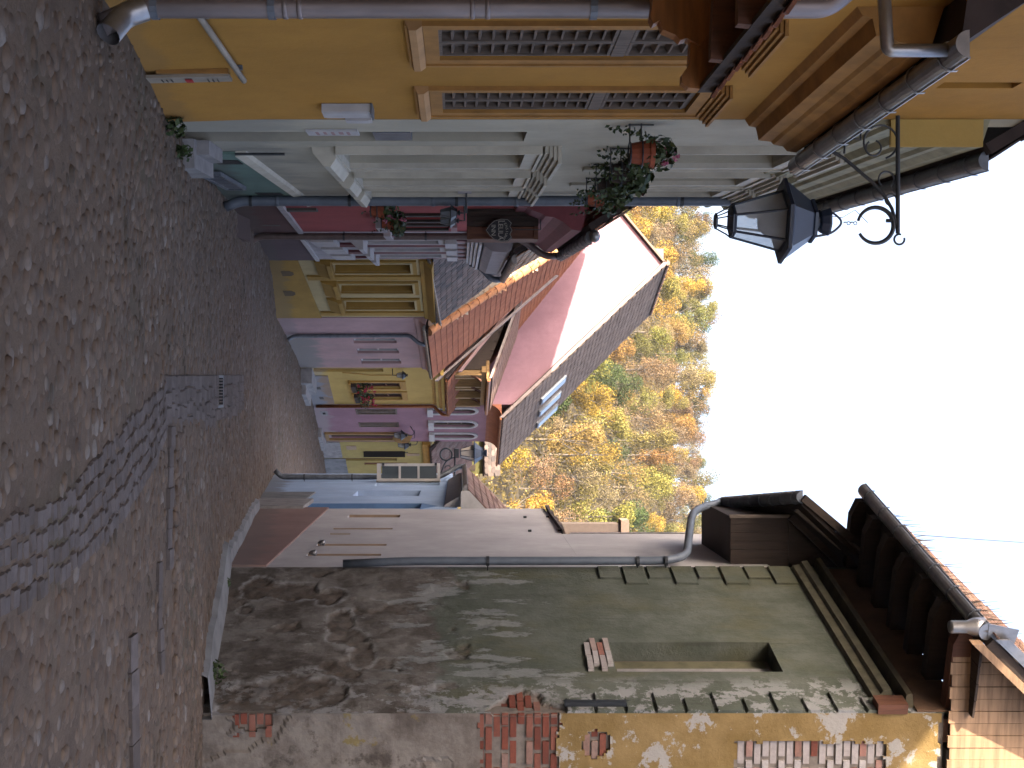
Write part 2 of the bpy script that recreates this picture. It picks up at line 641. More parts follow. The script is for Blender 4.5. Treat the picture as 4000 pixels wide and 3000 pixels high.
m_ly = plaster('light_yellow_paint', (.66, .45, .14), (.5, .42, .3), .7, -1.93, -.035, 1.4, .12, 12)
m_lyt = plain('golden_trim', (.5, .27, .05), .8, .2, 5)
m_pink = plaster('old_rose_paint', (.41, .235, .285), (.42, .35, .35), .85, -1.93, -.035, 1.0, .15, 13)
m_cove = plain('terracotta_cove', (.42, .15, .08), .85, .2, 3)
m_yg = plaster('yellow_green_paint', (.50, .40, .15), (.34, .32, .27), .8, -1.93, -.035, 1.4, .2, 14)
m_blue = plaster('sky_blue_paint', (.50, .66, .95), (.27, .29, .33), .8, .2, -.1, 1.0, .12, 15, patch=(.5, .6, .75), patch_amt=.3)
m_blued = plain('deep_blue_recess', (.15, .29, .55), .85, .2, 3)
m_pale = plaster('pale_lilac_paint', (.73, .69, .70), (.42, .35, .33), .5, .54, -.112, 1.0, .12, 16)
m_palep = plaster('brick_pink_plinth', (.40, .26, .235), (.24, .2, .19), .6, .54, -.112, 1.0, .25, 17)
m_tan = plain('tan_reveal', (.45, .32, .22), .85, .15, 5)
m_zinc = plain('zinc_metal', (.46, .45, .46), .38, .22, 9, metal=.85, spec=.5)
m_zincd = plain('weathered_zinc', (.20, .22, .26), .5, .3, 7, metal=.35)
m_bluepipe = plain('grey_blue_pipe', (.17, .20, .25), .5, .2, 5, metal=.1)
m_copper = plain('copper_pipe', (.42, .16, .07), .42, .25, 8, metal=.6)
m_iron = plain('black_iron', (.025, .03, .038), .5, .2, 12, spec=.5)
m_navy = plain('navy_painted_metal', (.02, .035, .07), .4, .2, 8, spec=.5)
m_wood_d = plain('dark_brown_wood', (.046, .028, .02), .8, .4, 5, stretch=(6, 6, .6), bump=.004)
m_wood_r = plain('red_brown_wood', (.16, .06, .03), .75, .35, 5, stretch=(6, 6, .6), bump=.003)
m_wood_o = plain('orange_varnished_wood', (.44, .17, .045), .5, .3, 4, stretch=(1, 8, 8), bump=.002)
m_wood_g = plain('weathered_grey_brown_wood', (.20, .155, .125), .85, .35, 6, stretch=(8, 8, 1), bump=.003)
m_slat = plain('brown_louvre_wood', (.19, .14, .11), .8, .3, 8)
m_wood_y = plain('honey_brown_wood', (.36, .21, .075), .65, .35, 5, stretch=(6, 6, .6))
m_plank = plain('pale_plank', (.46, .29, .175), .8, .4, 3, stretch=(.5, 3, 8), bump=.003, rnd=.3)  # base colour lightened so the sunlit boards render near white
m_glass = glass('window_glass')
m_lampg = plain('frosted_lamp_glass', (.75, .78, .8), .25, .25, 14, spec=.6)
for _n in (m_lampg,):
    _t = _n.node_tree; _b = _t.nodes['Principled BSDF']; _o = _t.nodes['Material Output']
    _tr = _t.nodes.new('ShaderNodeBsdfTranslucent'); _tr.inputs[0].default_value = (.85, .88, .9, 1)
    _ms = _t.nodes.new('ShaderNodeMixShader'); _ms.inputs[0].default_value = .5
    _t.links.new(_b.outputs[0], _ms.inputs[1]); _t.links.new(_tr.outputs[0], _ms.inputs[2])
    _tp = _t.nodes.new('ShaderNodeBsdfTransparent'); _tp.inputs[0].default_value = (.93, .95, .97, 1)
    _m2 = _t.nodes.new('ShaderNodeMixShader'); _m2.inputs[0].default_value = .5
    _t.links.new(_ms.outputs[0], _m2.inputs[1]); _t.links.new(_tp.outputs[0], _m2.inputs[2]); _t.links.new(_m2.outputs[0], _o.inputs[0])
m_terra = plain('terracotta_pot', (.36, .085, .035), .75, .2, 9)
m_leaf = varied('pot_plant_leaf', [(0, (.03, .06, .018)), (.5, (.05, .085, .02)), (1, (.09, .10, .025))], .6, 8, .2, 0)
m_leafw = varied('weed_leaf', [(0, (.035, .06, .02)), (1, (.07, .11, .03))], .7, 8, .2, 0)
m_petal = varied('red_petal', [(0, (.55, .01, .03)), (1, (.6, .03, .12))], .6, 8, .1, 0)
m_petalp = varied('pink_petal', [(0, (.6, .12, .25)), (1, (.6, .25, .3))], .6, 8, .1, 0)
m_conc = plain('worn_concrete', (.36, .34, .34), .9, .3, 5, bump=.006)
m_lime = plain('lime_splashed_concrete', (.25, .255, .27), .9, .35, 3, bump=.008)
m_black = plain('dark_interior', (.012, .01, .01), .9, .1, 3)
m_slot = plain('shadowed_slot_board', (.10, .085, .075), .9, .2, 5)
m_tile_dark = varied('dark_grey_brown_tile', [(0, (.07, .06, .06)), (.35, (.12, .09, .08)), (.7, (.17, .12, .10)), (1, (.22, .17, .15))], .85, 14, .35, .002, moss=(.16, .15, .13), moss_amt=.4)
m_tile_or = varied('orange_tile', [(0, (.27, .09, .045)), (.5, (.34, .12, .06)), (1, (.38, .15, .08))], .8, 12, .3, .002)
m_tile_lt = varied('mottled_pale_tile', [(0, (.45, .22, .11)), (.35, (.38, .24, .15)), (.7, (.42, .36, .28)), (1, (.52, .34, .2))], .85, 14, .3, .002)
m_tile_br = varied('grey_brown_tile', [(0, (.15, .11, .09)), (.5, (.20, .15, .125)), (1, (.25, .19, .16))], .88, 14, .3, .002)
m_tile_rb = varied('reddish_brown_tile', [(0, (.16, .09, .07)), (.5, (.24, .13, .10)), (1, (.28, .19, .15))], .85, 14, .35, .002)
m_roofbase = plain('roof_boarding', (.06, .04, .035), .9, .3, 5)
m_ridge_or = plain('orange_ridge_tile', (.52, .22, .09), .8, .25, 8)
m_flash = plain('flashing_mortar', (.42, .34, .32), .85, .3, 6)

# ------------------------------------------------------------------ street
XL = [(-30, -2.1), (2.5, -2.06), (9.42, -1.947), (16.55, -2.34), (22, -2.62), (29, -2.83), (33.5, -1.755), (40, -.51), (44.5, .71), (48.5, 2.18), (53, 3.92), (60, 4.6)]
XR = [(-30, 6), (11.9, 6), (12.05, 3.1), (15.3, 2.19), (22.6, 2.2), (29.5, 2.24), (33, 3.6), (60, 6)]

def lerp_tab(tab, y):
    for (a, va), (b, vb) in zip(tab, tab[1:]):
        if y <= b:
            return va + (vb - va) * (y - a) / (b - a)
    return tab[-1][1]

LB = [(-70, 2070), (0, 2040), (108, 1995), (259, 1930), (337, 1826), (422, 1735), (542, 1603), (640, 1500)]
RB = [(-70, 2470), (0, 2418), (85, 2400), (240, 2275), (310, 2225), (430, 2110), (600, 1830), (655, 1668)]
lbg = [ground_at(X, H) for (H, X) in LB]
rbg = [ground_at(X, H) for (H, X) in RB]
strip_poly = [(p.x, p.y) for p in lbg] + [(p.x, p.y) for p in rbg[::-1]]
AP = [(640, 1470), (640, 1668), (700, 1668), (790, 1665), (850, 1650), (950, 1600), (950, 1462), (860, 1455), (700, 1450)]
apg = [ground_at(X, H) for (H, X) in AP]
apron_poly = [(p.x, p.y) for p in apg]

def GZ(x, y):
    z = G(y)
    k = max(0.0, min(1.0, (abs(x) - 1.0) / 1.2))
    z += .03 * mnoise.noise(V((x * .9, y * .6, 0)))
    if 9.45 < y < 30 and x > .3:
        z += .05 * min(1, (y - 9.45) / .15) * min(1, (x - .3) / .1) * max(0, 1 - (y - 9.45) / 6)
    return z

t = NT('street_dirt')
c = t.ramp(t.noise(t.pos, 3, 7, .7), [(.3, (.085, .056, .038)), (.5, (.14, .097, .067)), (.7, (.165, .118, .084))])
c = t.mix(t.step(t.noise(t.pos, .5, 5, .6), .52, .66, 0, .5), c, (.06, .065, .03))
t.bump(t.noise(t.pos, 30, 5), .01, .8)
m_dirt = t.done(c, .9)

street = structure('street', (0, 0, G(0)))
gm = MB()
xs = sorted([-60, -40, -25, -15, -10, -7, -5, -4] + [-3 + .2 * i for i in range(46)] + [7, 8, 10, 14, 20, 30, 45, 60])
ys = [-40, -25, -12, -5, 0, 2] + [3 + .25 * i for i in range(190)] + [51, 53, 56, 60, 66, 75, 88, 100, 114]
for j, y in enumerate(ys):
    for x in xs:
        gm.v.append(V((x, y, GZ(x, y) - .012)))
n = len(xs)
for j in range(len(ys) - 1):
    for i in range(n - 1):
        gm.f.append((j * n + i, j * n + i + 1, (j + 1) * n + i + 1, (j + 1) * n + i))
part('road_bed', gm, m_dirt, street, smooth=True)

m_cob = varied('river_cobble', [(0, (.135, .088, .060)), (.3, (.18, .122, .084)), (.6, (.172, .125, .094)), (.85, (.205, .143, .10)), (.95, (.22, .176, .145)), (1, (.28, .245, .22))], .74, 9, .6, .007, .2, moss=(.06, .045, .028), moss_amt=.75, bscale=22)
m_sett = varied('cut_sett', [(0, (.135, .11, .10)), (.5, (.165, .138, .13)), (1, (.20, .172, .166))], .85, 9, .5, .004, .15)

rng = random.Random(3)
def stone_proto(k):
    r = random.Random(k)
    n = 8
    rad = [r.uniform(.74, 1.12) for _ in range(n)]
    v = []
    for lv, (q, z) in enumerate(((1.0, -.35), (.98, .02), (.74, .30))):
        for i in range(n):
            a = 2 * pi * i / n
            v.append(V((cos(a) * rad[i] * q, sin(a) * rad[i] * q, z + r.uniform(-.04, .04))))
    v.append(V((r.uniform(-.1, .1), r.uniform(-.1, .1), .38)))
    f = []
    for l in range(2):
        for i in range(n):
            j = (i + 1) % n
            f.append((l * n + i, l * n + j, l * n + n + j, l * n + n + i))
    for i in range(n):
        f.append((2 * n + i, 2 * n + (i + 1) % n, 3 * n))
    return v, f
protos = [stone_proto(k) for k in range(14)]
pmesh = []
for v, f in protos:
    mb = MB(); mb.add(v, f)
    pmesh.append(mesh_of('cobblestone', mb, m_cob, True))
stones = []
y = 4.05
row = 0
while y < 54:
    sp = (.088 if y < 11 else .098) if y < 20 else .13
    xl = lerp_tab(XL, y) + .05; xr = lerp_tab(XR, y) - .03
    xr = min(xr, .36 * y + .8)
    x = xl + (row % 2) * sp * .5
    while x < xr:
        px = x + rng.uniform(-.03, .03); py = y + rng.uniform(-.025, .025)
        big = mnoise.noise(V((px * 1.3, py * 1.3, 4.2)))
        if not in_poly((px, py), strip_poly) and not in_poly((px, py), apron_poly) and rng.random() > .01:
            s_ = sp * rng.uniform(.46, .66) * (1 + .3 * big)
            edge = min(px - xl, 3)
            if edge < .35 and y < 10:
                s_ *= .6
            stones.append((px, py, s_ * rng.uniform(.95, 1.35), s_ * rng.uniform(.75, 1.05), rng.uniform(.034, .055), rng.uniform(0, 6.28), rng.randrange(14), rng.uniform(-.07, .07), rng.uniform(-.07, .07)))
        x += sp
    y += sp * .8
    row += 1
def stone_matrix(s_):
    px, py, a, b, h, ang, k, tx, ty = s_
    return Matrix.Translation((px, py, GZ(px, py) - .022 + rng.uniform(-.012, .008))) @ Matrix.Rotation(tx, 4, 'X') @ Matrix.Rotation(ty, 4, 'Y') @ Matrix.Diagonal((a, b, h, 1)) @ Matrix.Rotation(ang, 4, 'Z')
stones.sort(key=lambda q: (0 if in_view(V((q[0], q[1], G(q[1])))) else 1, q[1]))
field = MB()
for i, s_ in enumerate(stones):
    M = stone_matrix(s_)
    if i < 300:
        inst('cobblestone', pmesh[s_[6]], street, M)
    else:
        v, f = protos[s_[6]]
        field.add([M @ p for p in v], f)
part('cobblestone_field', field, m_cob, street, smooth=True, kind='stuff')

# cut setts in the curved runner
def sett_proto(k):
    r = random.Random(k + 50)
    b = .08
    v = [V((sx * (.5 - .02 * r.random()), sy * (.5 - .02 * r.random()), 0)) for sx, sy in ((-1, -1), (1, -1), (1, 1), (-1, 1))]
    v += [V((p.x, p.y, .85)) for p in v[:4]]
    v += [V((p.x * (1 - 2 * b), p.y * (1 - 2 * b), 1 + r.uniform(-.05, .05))) for p in v[:4]]
    f = [(0, 1, 5, 4), (1, 2, 6, 5), (2, 3, 7, 6), (3, 0, 4, 7), (4, 5, 9, 8), (5, 6, 10, 9), (6, 7, 11, 10), (7, 4, 8, 11), (8, 9, 10, 11)]
    return v, f
sprotos = [sett_proto(k) for k in range(6)]
smesh = []
for v, f in sprotos:
    mb = MB(); mb.add(v, f)
    smesh.append(mesh_of('sett', mb, m_sett))
setts = []
def along(poly, t):
    d = [0]
    for a, b in zip(poly, poly[1:]):
        d.append(d[-1] + (b - a).length)
    q = t * d[-1]
    for i in range(len(poly) - 1):
        if q <= d[i + 1] + 1e-9:
            return poly[i].lerp(poly[i + 1], (q - d[i]) / (d[i + 1] - d[i]))
    return poly[-1]
Ls = sum((b - a).length for a, b in zip(lbg, lbg[1:]))
NR = int(Ls / .088)
for i in range(NR):
    t_ = (i + .5) / NR
    a = along(lbg, t_); b = along(rbg, t_)
    dirv = b - a
    wd = dirv.length
    nc = max(3, round(wd / .095))
    off = rng.uniform(-.16, .16)
    for k in range(nc):
        q = a.lerp(b, (k + .5 + off + rng.uniform(-.08, .08)) / nc)
        ang = atan2(dirv.y, dirv.x) + rng.uniform(-.05, .05)
        z = GZ(q.x, q.y) - .067 + rng.uniform(-.007, .006)
        setts.append(Matrix.Translation((q.x, q.y, z)) @ Matrix.Rotation(ang, 4, 'Z') @ Matrix.Rotation(rng.uniform(-.05, .05), 4, 'X') @ Matrix.Diagonal((wd / nc * rng.uniform(.80, .93), .072 + rng.uniform(-.006, .004), .065, 1)))
ay0, ay1 = apg[0].y, apg[5].y
y = ay0 + .1
while y < ay1 - .1:
    hits = [H for H in range(640, 960, 5)]
    xl = 1462; xr = 1650
    x0 = (xl - 1500) / S * y; x1 = (xr - 1500) / S * y
    x = x0
    while x < x1:
        w_ = rng.uniform(.10, .16)
        if in_poly((x + w_ / 2, y), apron_poly) and not (-.1 < x + w_ / 2 < .28 and 14.2 < y < 14.75):
            z = GZ(x, y) - .05
            setts.append(Matrix.Translation((x + w_ / 2, y, z)) @ Matrix.Rotation(rng.uniform(-.04, .04), 4, 'Z') @ Matrix.Diagonal((w_ * .9, .235, .06, 1)))
        x += w_
    y += .25
setts.sort(key=lambda M: (0 if in_view(M.translation) else 1, M.translation.y))
sf = MB()
for i, M in enumerate(setts):
    k = i % 6
    if i < 300:
        inst('sett', smesh[k], street, M)
    else:
        sf.add([M @ p for p in sprotos[k][0]], sprotos[k][1])
if sf.v:
    part('sett_field', sf, m_sett, street, kind='stuff')

# long kerb stones across the street
def kerb(X0, X1, H, w, h, nst, mat=m_sett):
    a = ground_at(X0, H); b = ground_at(X1, H)
    for i in range(nst):
        p = a.lerp(b, i / nst); q = a.lerp(b, (i + 1) / nst)
        d = (q - p); nn = V((-d.y, d.x)).normalized()
        mb = MB()
        z = GZ(p.x, p.y)
        off = rng.uniform(-.015, .015)
        mb.obox((p.x + nn.x * off, p.y + nn.y * off, z - .1), (d.x * .97, d.y * .97, GZ(q.x, q.y) - z), (nn.x * w, nn.y * w, 0), (0, 0, .1 + h + rng.uniform(-.008, .008)))
        part('kerb_stone', mb, mat, street)
kerb(1668, 2230, 652, .13, .012, 7)
kerb(2490, 3060, 515, .16, .012, 4)
kerb(2200, 2640, 620, .10, .004, 5)

# pale concrete skirt along the right-hand houses
pv = structure('pavement', (2.4, 14, G(14)))
mb = MB()
pl = [(3.1, 12.05), (2.65, 13.65), (2.19, 15.3), (2.2, 18.5), (2.2, 22.6)]
N = 40
pts = []
for i in range(N + 1):
    y = 12.0 + (22.5 - 12.0) * i / N
    x = lerp_tab([(b, a) for a, b in pl], y) if y > 12.05 else 3.1
    w_ = (.34 if y < 15.4 else .16) + .07 * mnoise.noise(V((y * 2.3, 0, 1)))
    z = GZ(x - w_, y)
    pts.append([V((x - w_ - .05, y, z - .06)), V((x - w_, y, z + .05)), V((x + .05, y, z + .085)), V((x + .05, y, z - .1))])
for a, b in zip(pts, pts[1:]):
    for k in range(3):
        mb.quad(a[k], b[k], b[k + 1], a[k + 1])
part('kerb_skirt', mb, m_lime, pv)

# cast iron grate in the middle of the setts
gr = thing('drain_grate', 'black iron drain grate set across the cut stones mid street', 'drain grate', (.1, 14.45, GZ(.1, 14.45)))
mb = MB()
z = GZ(.1, 14.45)
frm = MB()
x0, x1, y0, y1 = -.1, .27, 14.25, 14.7
for (lo, hi) in (((x0, y0), (x1, y0 + .03)), ((x0, y1 - .03), (x1, y1)), ((x0, y0 + .03), (x0 + .03, y1 - .03)), ((x1 - .03, y0 + .03), (x1, y1 - .03))):
    frm.box((lo[0], lo[1], z - .05), (hi[0], hi[1], z + .012))
part('frame', frm, m_iron, gr)
pit = MB(); pit.box((x0 + .03, y0 + .03, z - .06), (x1 - .03, y1 - .03, z - .045)); part('pit_floor', pit, m_black, gr)
for i in range(9):
    b = MB(); xx = x0 + .045 + i * .0355
    b.box((xx, y0 + .03, z - .03), (xx + .016, y1 - .03, z + .009)); part('bar', b, m_sett, gr)

gr = thing('drain_grate', 'grey slotted drain grate beside the wall of the mint house', 'drain grate', (-1.95, 11.9, G(11.9)))
fm = F((-1.945, 9.42), (-2.34, 16.55), 'L')
u0 = fm.hit(650); 
z = fm.g(u0 + .5)
mb = MB(); frame(fm, mb, u0, u0 + 1.5, z + .01, z + .23, .03, .05, .09); part('frame', mb, m_zincd, gr)
for i in range(11):
    b = MB(); fm.box(b, u0 + .08 + i * .125, u0 + .15 + i * .125, z + .04, z + .2, .055, .08); part('bar', b, m_zincd, gr)

# ------------------------------------------------------------------ hill
hill = structure('hill', (0, 180, 0))
t = NT('leaf_litter')
c = t.ramp(t.noise(t.pos, .35, 7, .7), [(.3, (.03, .025, .015)), (.5, (.06, .045, .025)), (.7, (.09, .07, .035))])
m_litter = t.done(c, .95)
def HZ(x, y):
    b = E - 6.6
    k = max(0, min(1, (y - 100) / 175))
    z = b + 53 * (k * .95 + .05 * k * k)
    z += 1.2 * mnoise.noise(V((x * .02, y * .02, 3))) * min(1, k * 4) - .018 * max(0, x + 10) * k
    if y > 275:
        z -= (y - 275) * .12
    return z
mb = MB()
hx = [-420, -300, -220, -160] + [-120 + 6 * i for i in range(41)] + [160, 220, 300, 420]
hy = [100 + 6 * i for i in range(36)] + [330, 360, 420, 520, 700, 1000]
for y in hy:
    for x in hx:
        mb.v.append(V((x, y, HZ(x, y))))
n = len(hx)
for j in range(len(hy) - 1):
    for i in range(n - 1):
        mb.f.append((j * n + i, j * n + i + 1, (j + 1) * n + i + 1, (j + 1) * n + i))
part('slope', mb, m_litter, hill, smooth=True)
gm2 = MB(); gm2.quad((-2500, -60, -7.2), (2500, -60, -7.2), (2500, 2600, -7.2), (-2500, 2600, -7.2))
gp = part('ground', gm2, m_litter, None); gp['kind'] = 'structure'

t = NT('autumn_foliage')
oi = t.n('ShaderNodeObjectInfo')
geo = t.n('ShaderNodeNewGeometry')
c = t.mix(t.step(geo.outputs['Random Per Island'], 0, 1), (.55, .55, .5), (1.35, 1.3, 1.2))
c = t.mix(1.0, oi.outputs['Color'], c, 'MULTIPLY')
t.b.inputs['Subsurface Weight'].default_value = 0
tr = t.n('ShaderNodeBsdfTranslucent'); t.l(c, tr.inputs[0])
ms = t.n('ShaderNodeMixShader'); ms.inputs[0].default_value = .25
t.done(c, .8, 0, .2)
t.t.links.new(t.b.outputs[0], ms.inputs[1]); t.t.links.new(tr.outputs[0], ms.inputs[2]); t.t.links.new(ms.outputs[0], t.out.inputs[0])
m_fol = t.m
m_bark = plain('grey_bark', (.12, .10, .085), .9, .3, 6)
crowns = []
for k in range(10):
    r = random.Random(100 + k)
    mb = MB()
    nl = r.randint(9, 13)
    for i in range(nl):
        a = r.uniform(0, 6.28); q = r.uniform(.1, 1.7)
        h = r.uniform(2.2, 7.2)
        q *= 1.25 - abs(h - 4.2) / 5
        rr = r.uniform(.9, 1.6)
        sparse = .55 if k >= 7 else 1.0
        leaves(mb, int(300 * sparse), (cos(a) * q, sin(a) * q, h), rr, rr, rr * .8, .23, r, 1.6)
    me = mesh_of('crown', mb, m_fol)
    crowns.append(me)
trunks = []
for k in range(3):
    r = random.Random(200 + k)
    mb = MB()
    mb.tube([(0, 0, -.6), (r.uniform(-.1, .1), 0, 2), (r.uniform(-.3, .3), r.uniform(-.2, .2), 6.3)], [.22, .16, .05], 6)
    for i in range(6):
        a = r.uniform(0, 6.28); h = r.uniform(2, 5)
        mb.tube([(0, 0, h), (cos(a) * .8, sin(a) * .8, h + .9), (cos(a) * 1.7, sin(a) * 1.7, h + 2.2)], [.08, .05, .02], 5)
    trunks.append(mesh_of('trunk', mb, m_bark))
KIND = [('golden yellow', (.35, .235, .042)), ('olive green', (.125, .125, .034)), ('russet brown', (.18, .12, .065)), ('deep green', (.05, .08, .024)), ('pale tan', (.22, .165, .095)), ('amber orange', (.25, .155, .05)), ('yellow green', (.21, .185, .048))]
ORD = ['first', 'second', 'third', 'fourth', 'fifth', 'sixth', 'seventh', 'eighth', 'ninth', 'tenth', 'eleventh', 'twelfth', 'thirteenth', 'fourteenth', 'fifteenth', 'sixteenth', 'seventeenth', 'eighteenth', 'nineteenth', 'twentieth', 'twenty-first', 'twenty-second', 'twenty-third']
r = random.Random(11)
ROWS = 22
for j in range(2, ROWS):
    yy = 112 + j * 8.3
    pitch = 5.0 if j < 19 else 3.4
    x = -.155 * yy + r.uniform(0, 4)
    i = 0
    while x < .135 * yy and i < 20:
        px = x + r.uniform(-1.2, 1.2); py = yy + r.uniform(-4, 4)
        nz_ = mnoise.noise(V((px * .035, py * .02, 7)))
        w_ = [3.2, 3, 2.6, 2, 4.5, 1.6, 2.4]
        if nz_ > .15:
            w_ = [1.4, 4, 1.5, 5, 1.8, .6, 2.4]
        kname, colr = r.choices(KIND, w_)[0]
        z = HZ(px, py)
        row_name = 'lowest row' if j == 2 else ('crest row' if j == ROWS - 1 else ORD[j - 2] + ' row up')
        tr_ = thing('autumn_tree', f'{kname} tree on the wooded hill, {ORD[i]} from the left in the {row_name}', 'tree', (px, py, z), 'autumn trees on the wooded hill')
        k = r.uniform(.8, 1.2) if j < 19 else r.uniform(.95, 1.15)
        M = Matrix.Rotation(r.uniform(0, 6.28), 4, 'Z') @ Matrix.Diagonal((k, k, k * r.uniform(.9, 1.2), 1))
        ci = r.randrange(10) if kname not in ('pale tan', 'russet brown') else r.choice([6, 7, 8, 9])
        cr = inst('crown', crowns[ci], tr_, Matrix.Translation((px, py, z)) @ M)
        v_ = r.uniform(.8, 1.2)
        cr.color = tuple(q * v_ * r.uniform(.92, 1.08) for q in colr) + (1,)
        inst('trunk', trunks[r.randrange(3)], tr_, Matrix.Translation((px, py, z)) @ M)
        x += pitch * r.uniform(.8, 1.2) * (1 + .0008 * yy)
        i += 1
us = MB()
r = random.Random(5)
for i in range(4200):
    y = r.uniform(104, 288); x = r.uniform(-.17, .15) * y
    up_ = 1.6 if y < 262 else r.uniform(2.0, 5.5)
    leaves(us, 16, (x, y, HZ(x, y) + up_), 2.0, 2.0, 1.5, .36, r)
ug = part('undergrowth', us, m_fol, None, kind='stuff')
ug.color = (.17, .135, .05, 1)
ug['label'] = 'brown and olive undergrowth between the trees on the hill'
ug['category'] = 'undergrowth'

# ================================================================== LEFT: ochre house
fY = F((-2.06, 2.5), (-1.947, 9.42), 'L')
hY = thing('house', 'ochre yellow house with brown slatted windows, nearest on the downpipe side', 'house', (-2.0, 6, G(6)), 'old town houses along the street')
yw = []
for (Xa, Xb) in ((105, 224), (353, 431)):
    yw.append((fY.hit(Xa), fY.hit(Xb), E - .16, E + 1.6))
su0, _ = fY.uz(322, 3655); su1, _ = fY.uz(345, 3655)
holes = [(a, b, c_, d_, .09, True) for a, b, c_, d_ in yw] + [(su0, su1, E + 3.15, E + 3.66, .2, True)]
rY = [fY.p(0, E + 6.42, .2), fY.p(fY.L, E + 6.42, .2), fY.p(fY.L, E + 10.4, -3.4), fY.p(0, E + 10.4, -3.4)]
roof(hY, rY, m_roofbase, m_tile_dark, .2, .3, .4, maxn=6)
mb = MB()
for u in (0, fY.L - .02):
    mb.prism([fY.p(u, E + 6.2, .05), fY.p(u, E + 6.54, .05), fY.p(u, E + 10.36, -3.4), fY.p(u, E + 6.3, -5.0)], fY.d3 * .02)
part('gable_wall', mb, m_yellow, hY)
mb = MB(); fY.box(mb, fY.L - .3, fY.L + .3, -1, E + 6.0, -5, -.6); part('party_wall', mb, m_yellow, hY)
part('wall', wall(fY, 0, fY.L, -.9, E + 6.4, holes, 5.0, flare=(E - 1.45, .035)), m_yellow, hY)
for wi, (a, b, z0, z1) in enumerate(yw):
    mb = MB()
    frame(fY, mb, a + .003, b - .003, z0 + .003, z1 - .003, .028, -.085, -.012)
    fY.box(mb, a + .031, b - .031, E + .90, E + .98, -.085, .004)
    w_ = part('window', mb, m_wood_g, hY)
    s_ = MB()
    o = .085
    frame(fY, s_, a - o, b + o, z0 - .05, z1 + o, o - .002, 0, .018)
    frame(fY, s_, a - o - .03, b + o + .03, z0 - .15, z1 + o + .035, .028, 0, .03)
    part('surround', s_, m_ytrim, w_)
    s_ = MB()
    fY.prof(s_, [(0.0, z0 - .148), (.055, z0 - .125), (.055, z0 - .085), (.032, z0 - .053), (0, z0 - .053)], a - o - .035, b + o + .035)
    part('sill', s_, m_ytrim2, w_)
    s_ = MB()
    for q in range(3):
        fY.box(s_, a - o - .03 - .01 * q, b + o + .03 + .01 * q, z1 + o + .036 + .024 * q, z1 + o + .056 + .024 * q, 0, .05 + .02 * q)
    part('cornice_strip', s_, m_ytrim, w_)
    um = (a + b) / 2
    for (l0, l1) in ((a + .032, um - .004), (um + .004, b - .032)):
        st = MB()
        for (za, zb) in ((z0 + .03, E + .895), (E + .985, z1 - .03)):
            frame(fY, st, l0, l1, za, zb, .02, -.055, .0)
        part('shutter', st, m_wood_g, w_)
        for (za, zb, nsl) in ((z0 + .08, E + .87, 12), (E + 1.02, z1 - .08, 6)):
            for k in range(nsl):
                zc = za + (zb - za) * (k + .5) / nsl
                sl = MB()
                tilt = .03
                if wi == 0 and za > E + .9 and l0 > um - .02:
                    tilt = -.05
                sl.obox(fY.p(l0 + .021, zc - .006, -.05), fY.d3 * (l1 - l0 - .042), fY.n3 * .04 + V((0, 0, -tilt * .35)), V((0, 0, .013)))
                part('slat', sl, m_slat, w_)
    bk = MB(); fY.rect(bk, a + .03, b - .03, z0 + .03, z1 - .03, -.052); part('back_panel', bk, m_slat, w_)
# unseen extension of the house behind the camera, added to shade the near street
mb = MB(); fY.box(mb, -11, -.003, -1.2, E + 6.4, -5, -.002); mb.prism([fY.p(-11, E + 6.4, -.002), fY.p(-11, E + 10.2, -3.3), fY.p(-11, E + 6.4, -5)], fY.d3 * 10.99); part('unseen_wing', mb, m_yellow, hY)
# cornice and gutter on the upper wall
prof = [(0, 2.09), (.05, 2.12), (.06, 2.17), (.155, 2.19), (.165, 2.28), (.185, 2.30), (.2, 2.37), (.235, 2.40), (.245, 2.47), (0, 2.55)]
uc0 = 6.75 - 2.5
mb = MB(); fY.prof(mb, [(n_, E + z) for n_, z in prof], uc0, fY.L); part('cornice', mb, m_ytrim, hY)
mb = MB(); fY.prof(mb, [(.0, E + 2.56), (.27, E + 2.52), (.27, E + 2.54), (0, E + 2.95)], uc0 - .3, fY.L + .02); part('pent_roof', mb, m_roofbase, hY)
ga_, gb_ = fY.p(6.3 - 2.5, E + 2.50, .325), fY.p(fY.L + .1, E + 2.50, .325)
gut = gutter(ga_, gb_, fY.n3, .068, m_zinc, hY, 7)
# big downpipe and its outlet
pY = V((-1.915, 6.5, 0))
seams = [(P(42, H, 6.5), .012) for H in (1115, 1172, 1845, 1905, 2780)]
for q, h in seams: q.x, q.y = pY.x, pY.y
zt = E + 1.86
pts = [V((-1.80, 6.42, E - 1.80)), V((-1.915, 6.5, E - 1.62)), V((pY.x, pY.y, zt)), V((-2.02, 6.42, zt + .13)), V((-2.35, 6.3, zt + .36))]
cl = [(V((pY.x, pY.y, E + (H - 1800) / 770)), fY.n3) for H in (605, 1062, 2318)]
downpipe(hY, pts, .057, plain('aged_pinkish_zinc', (.34, .29, .29), .45, .3, 6, metal=.6, stretch=(1, 1, .25)), cl, .06, m_zincd, seams)
s_ = MB(); s_.tube(round_path([V((-1.905, 6.49, E - 1.60)), V((-1.86, 6.46, E - 1.70)), V((-1.74, 6.37, E - 1.755))], .05), [.062] * 6 + [.064] * 3 if False else .064, 16, cap=False)
part('downpipe_shoe', s_, m_zinc, hY, smooth=True)
go = V((ga_.x, 6.42, E + 2.44))
downpipe(hY, [go, V((go.x, go.y, E + 2.14)), V((-2.3, 6.42, E + 2.10))], .033, m_zinc, (), .03, name='outlet_pipe')
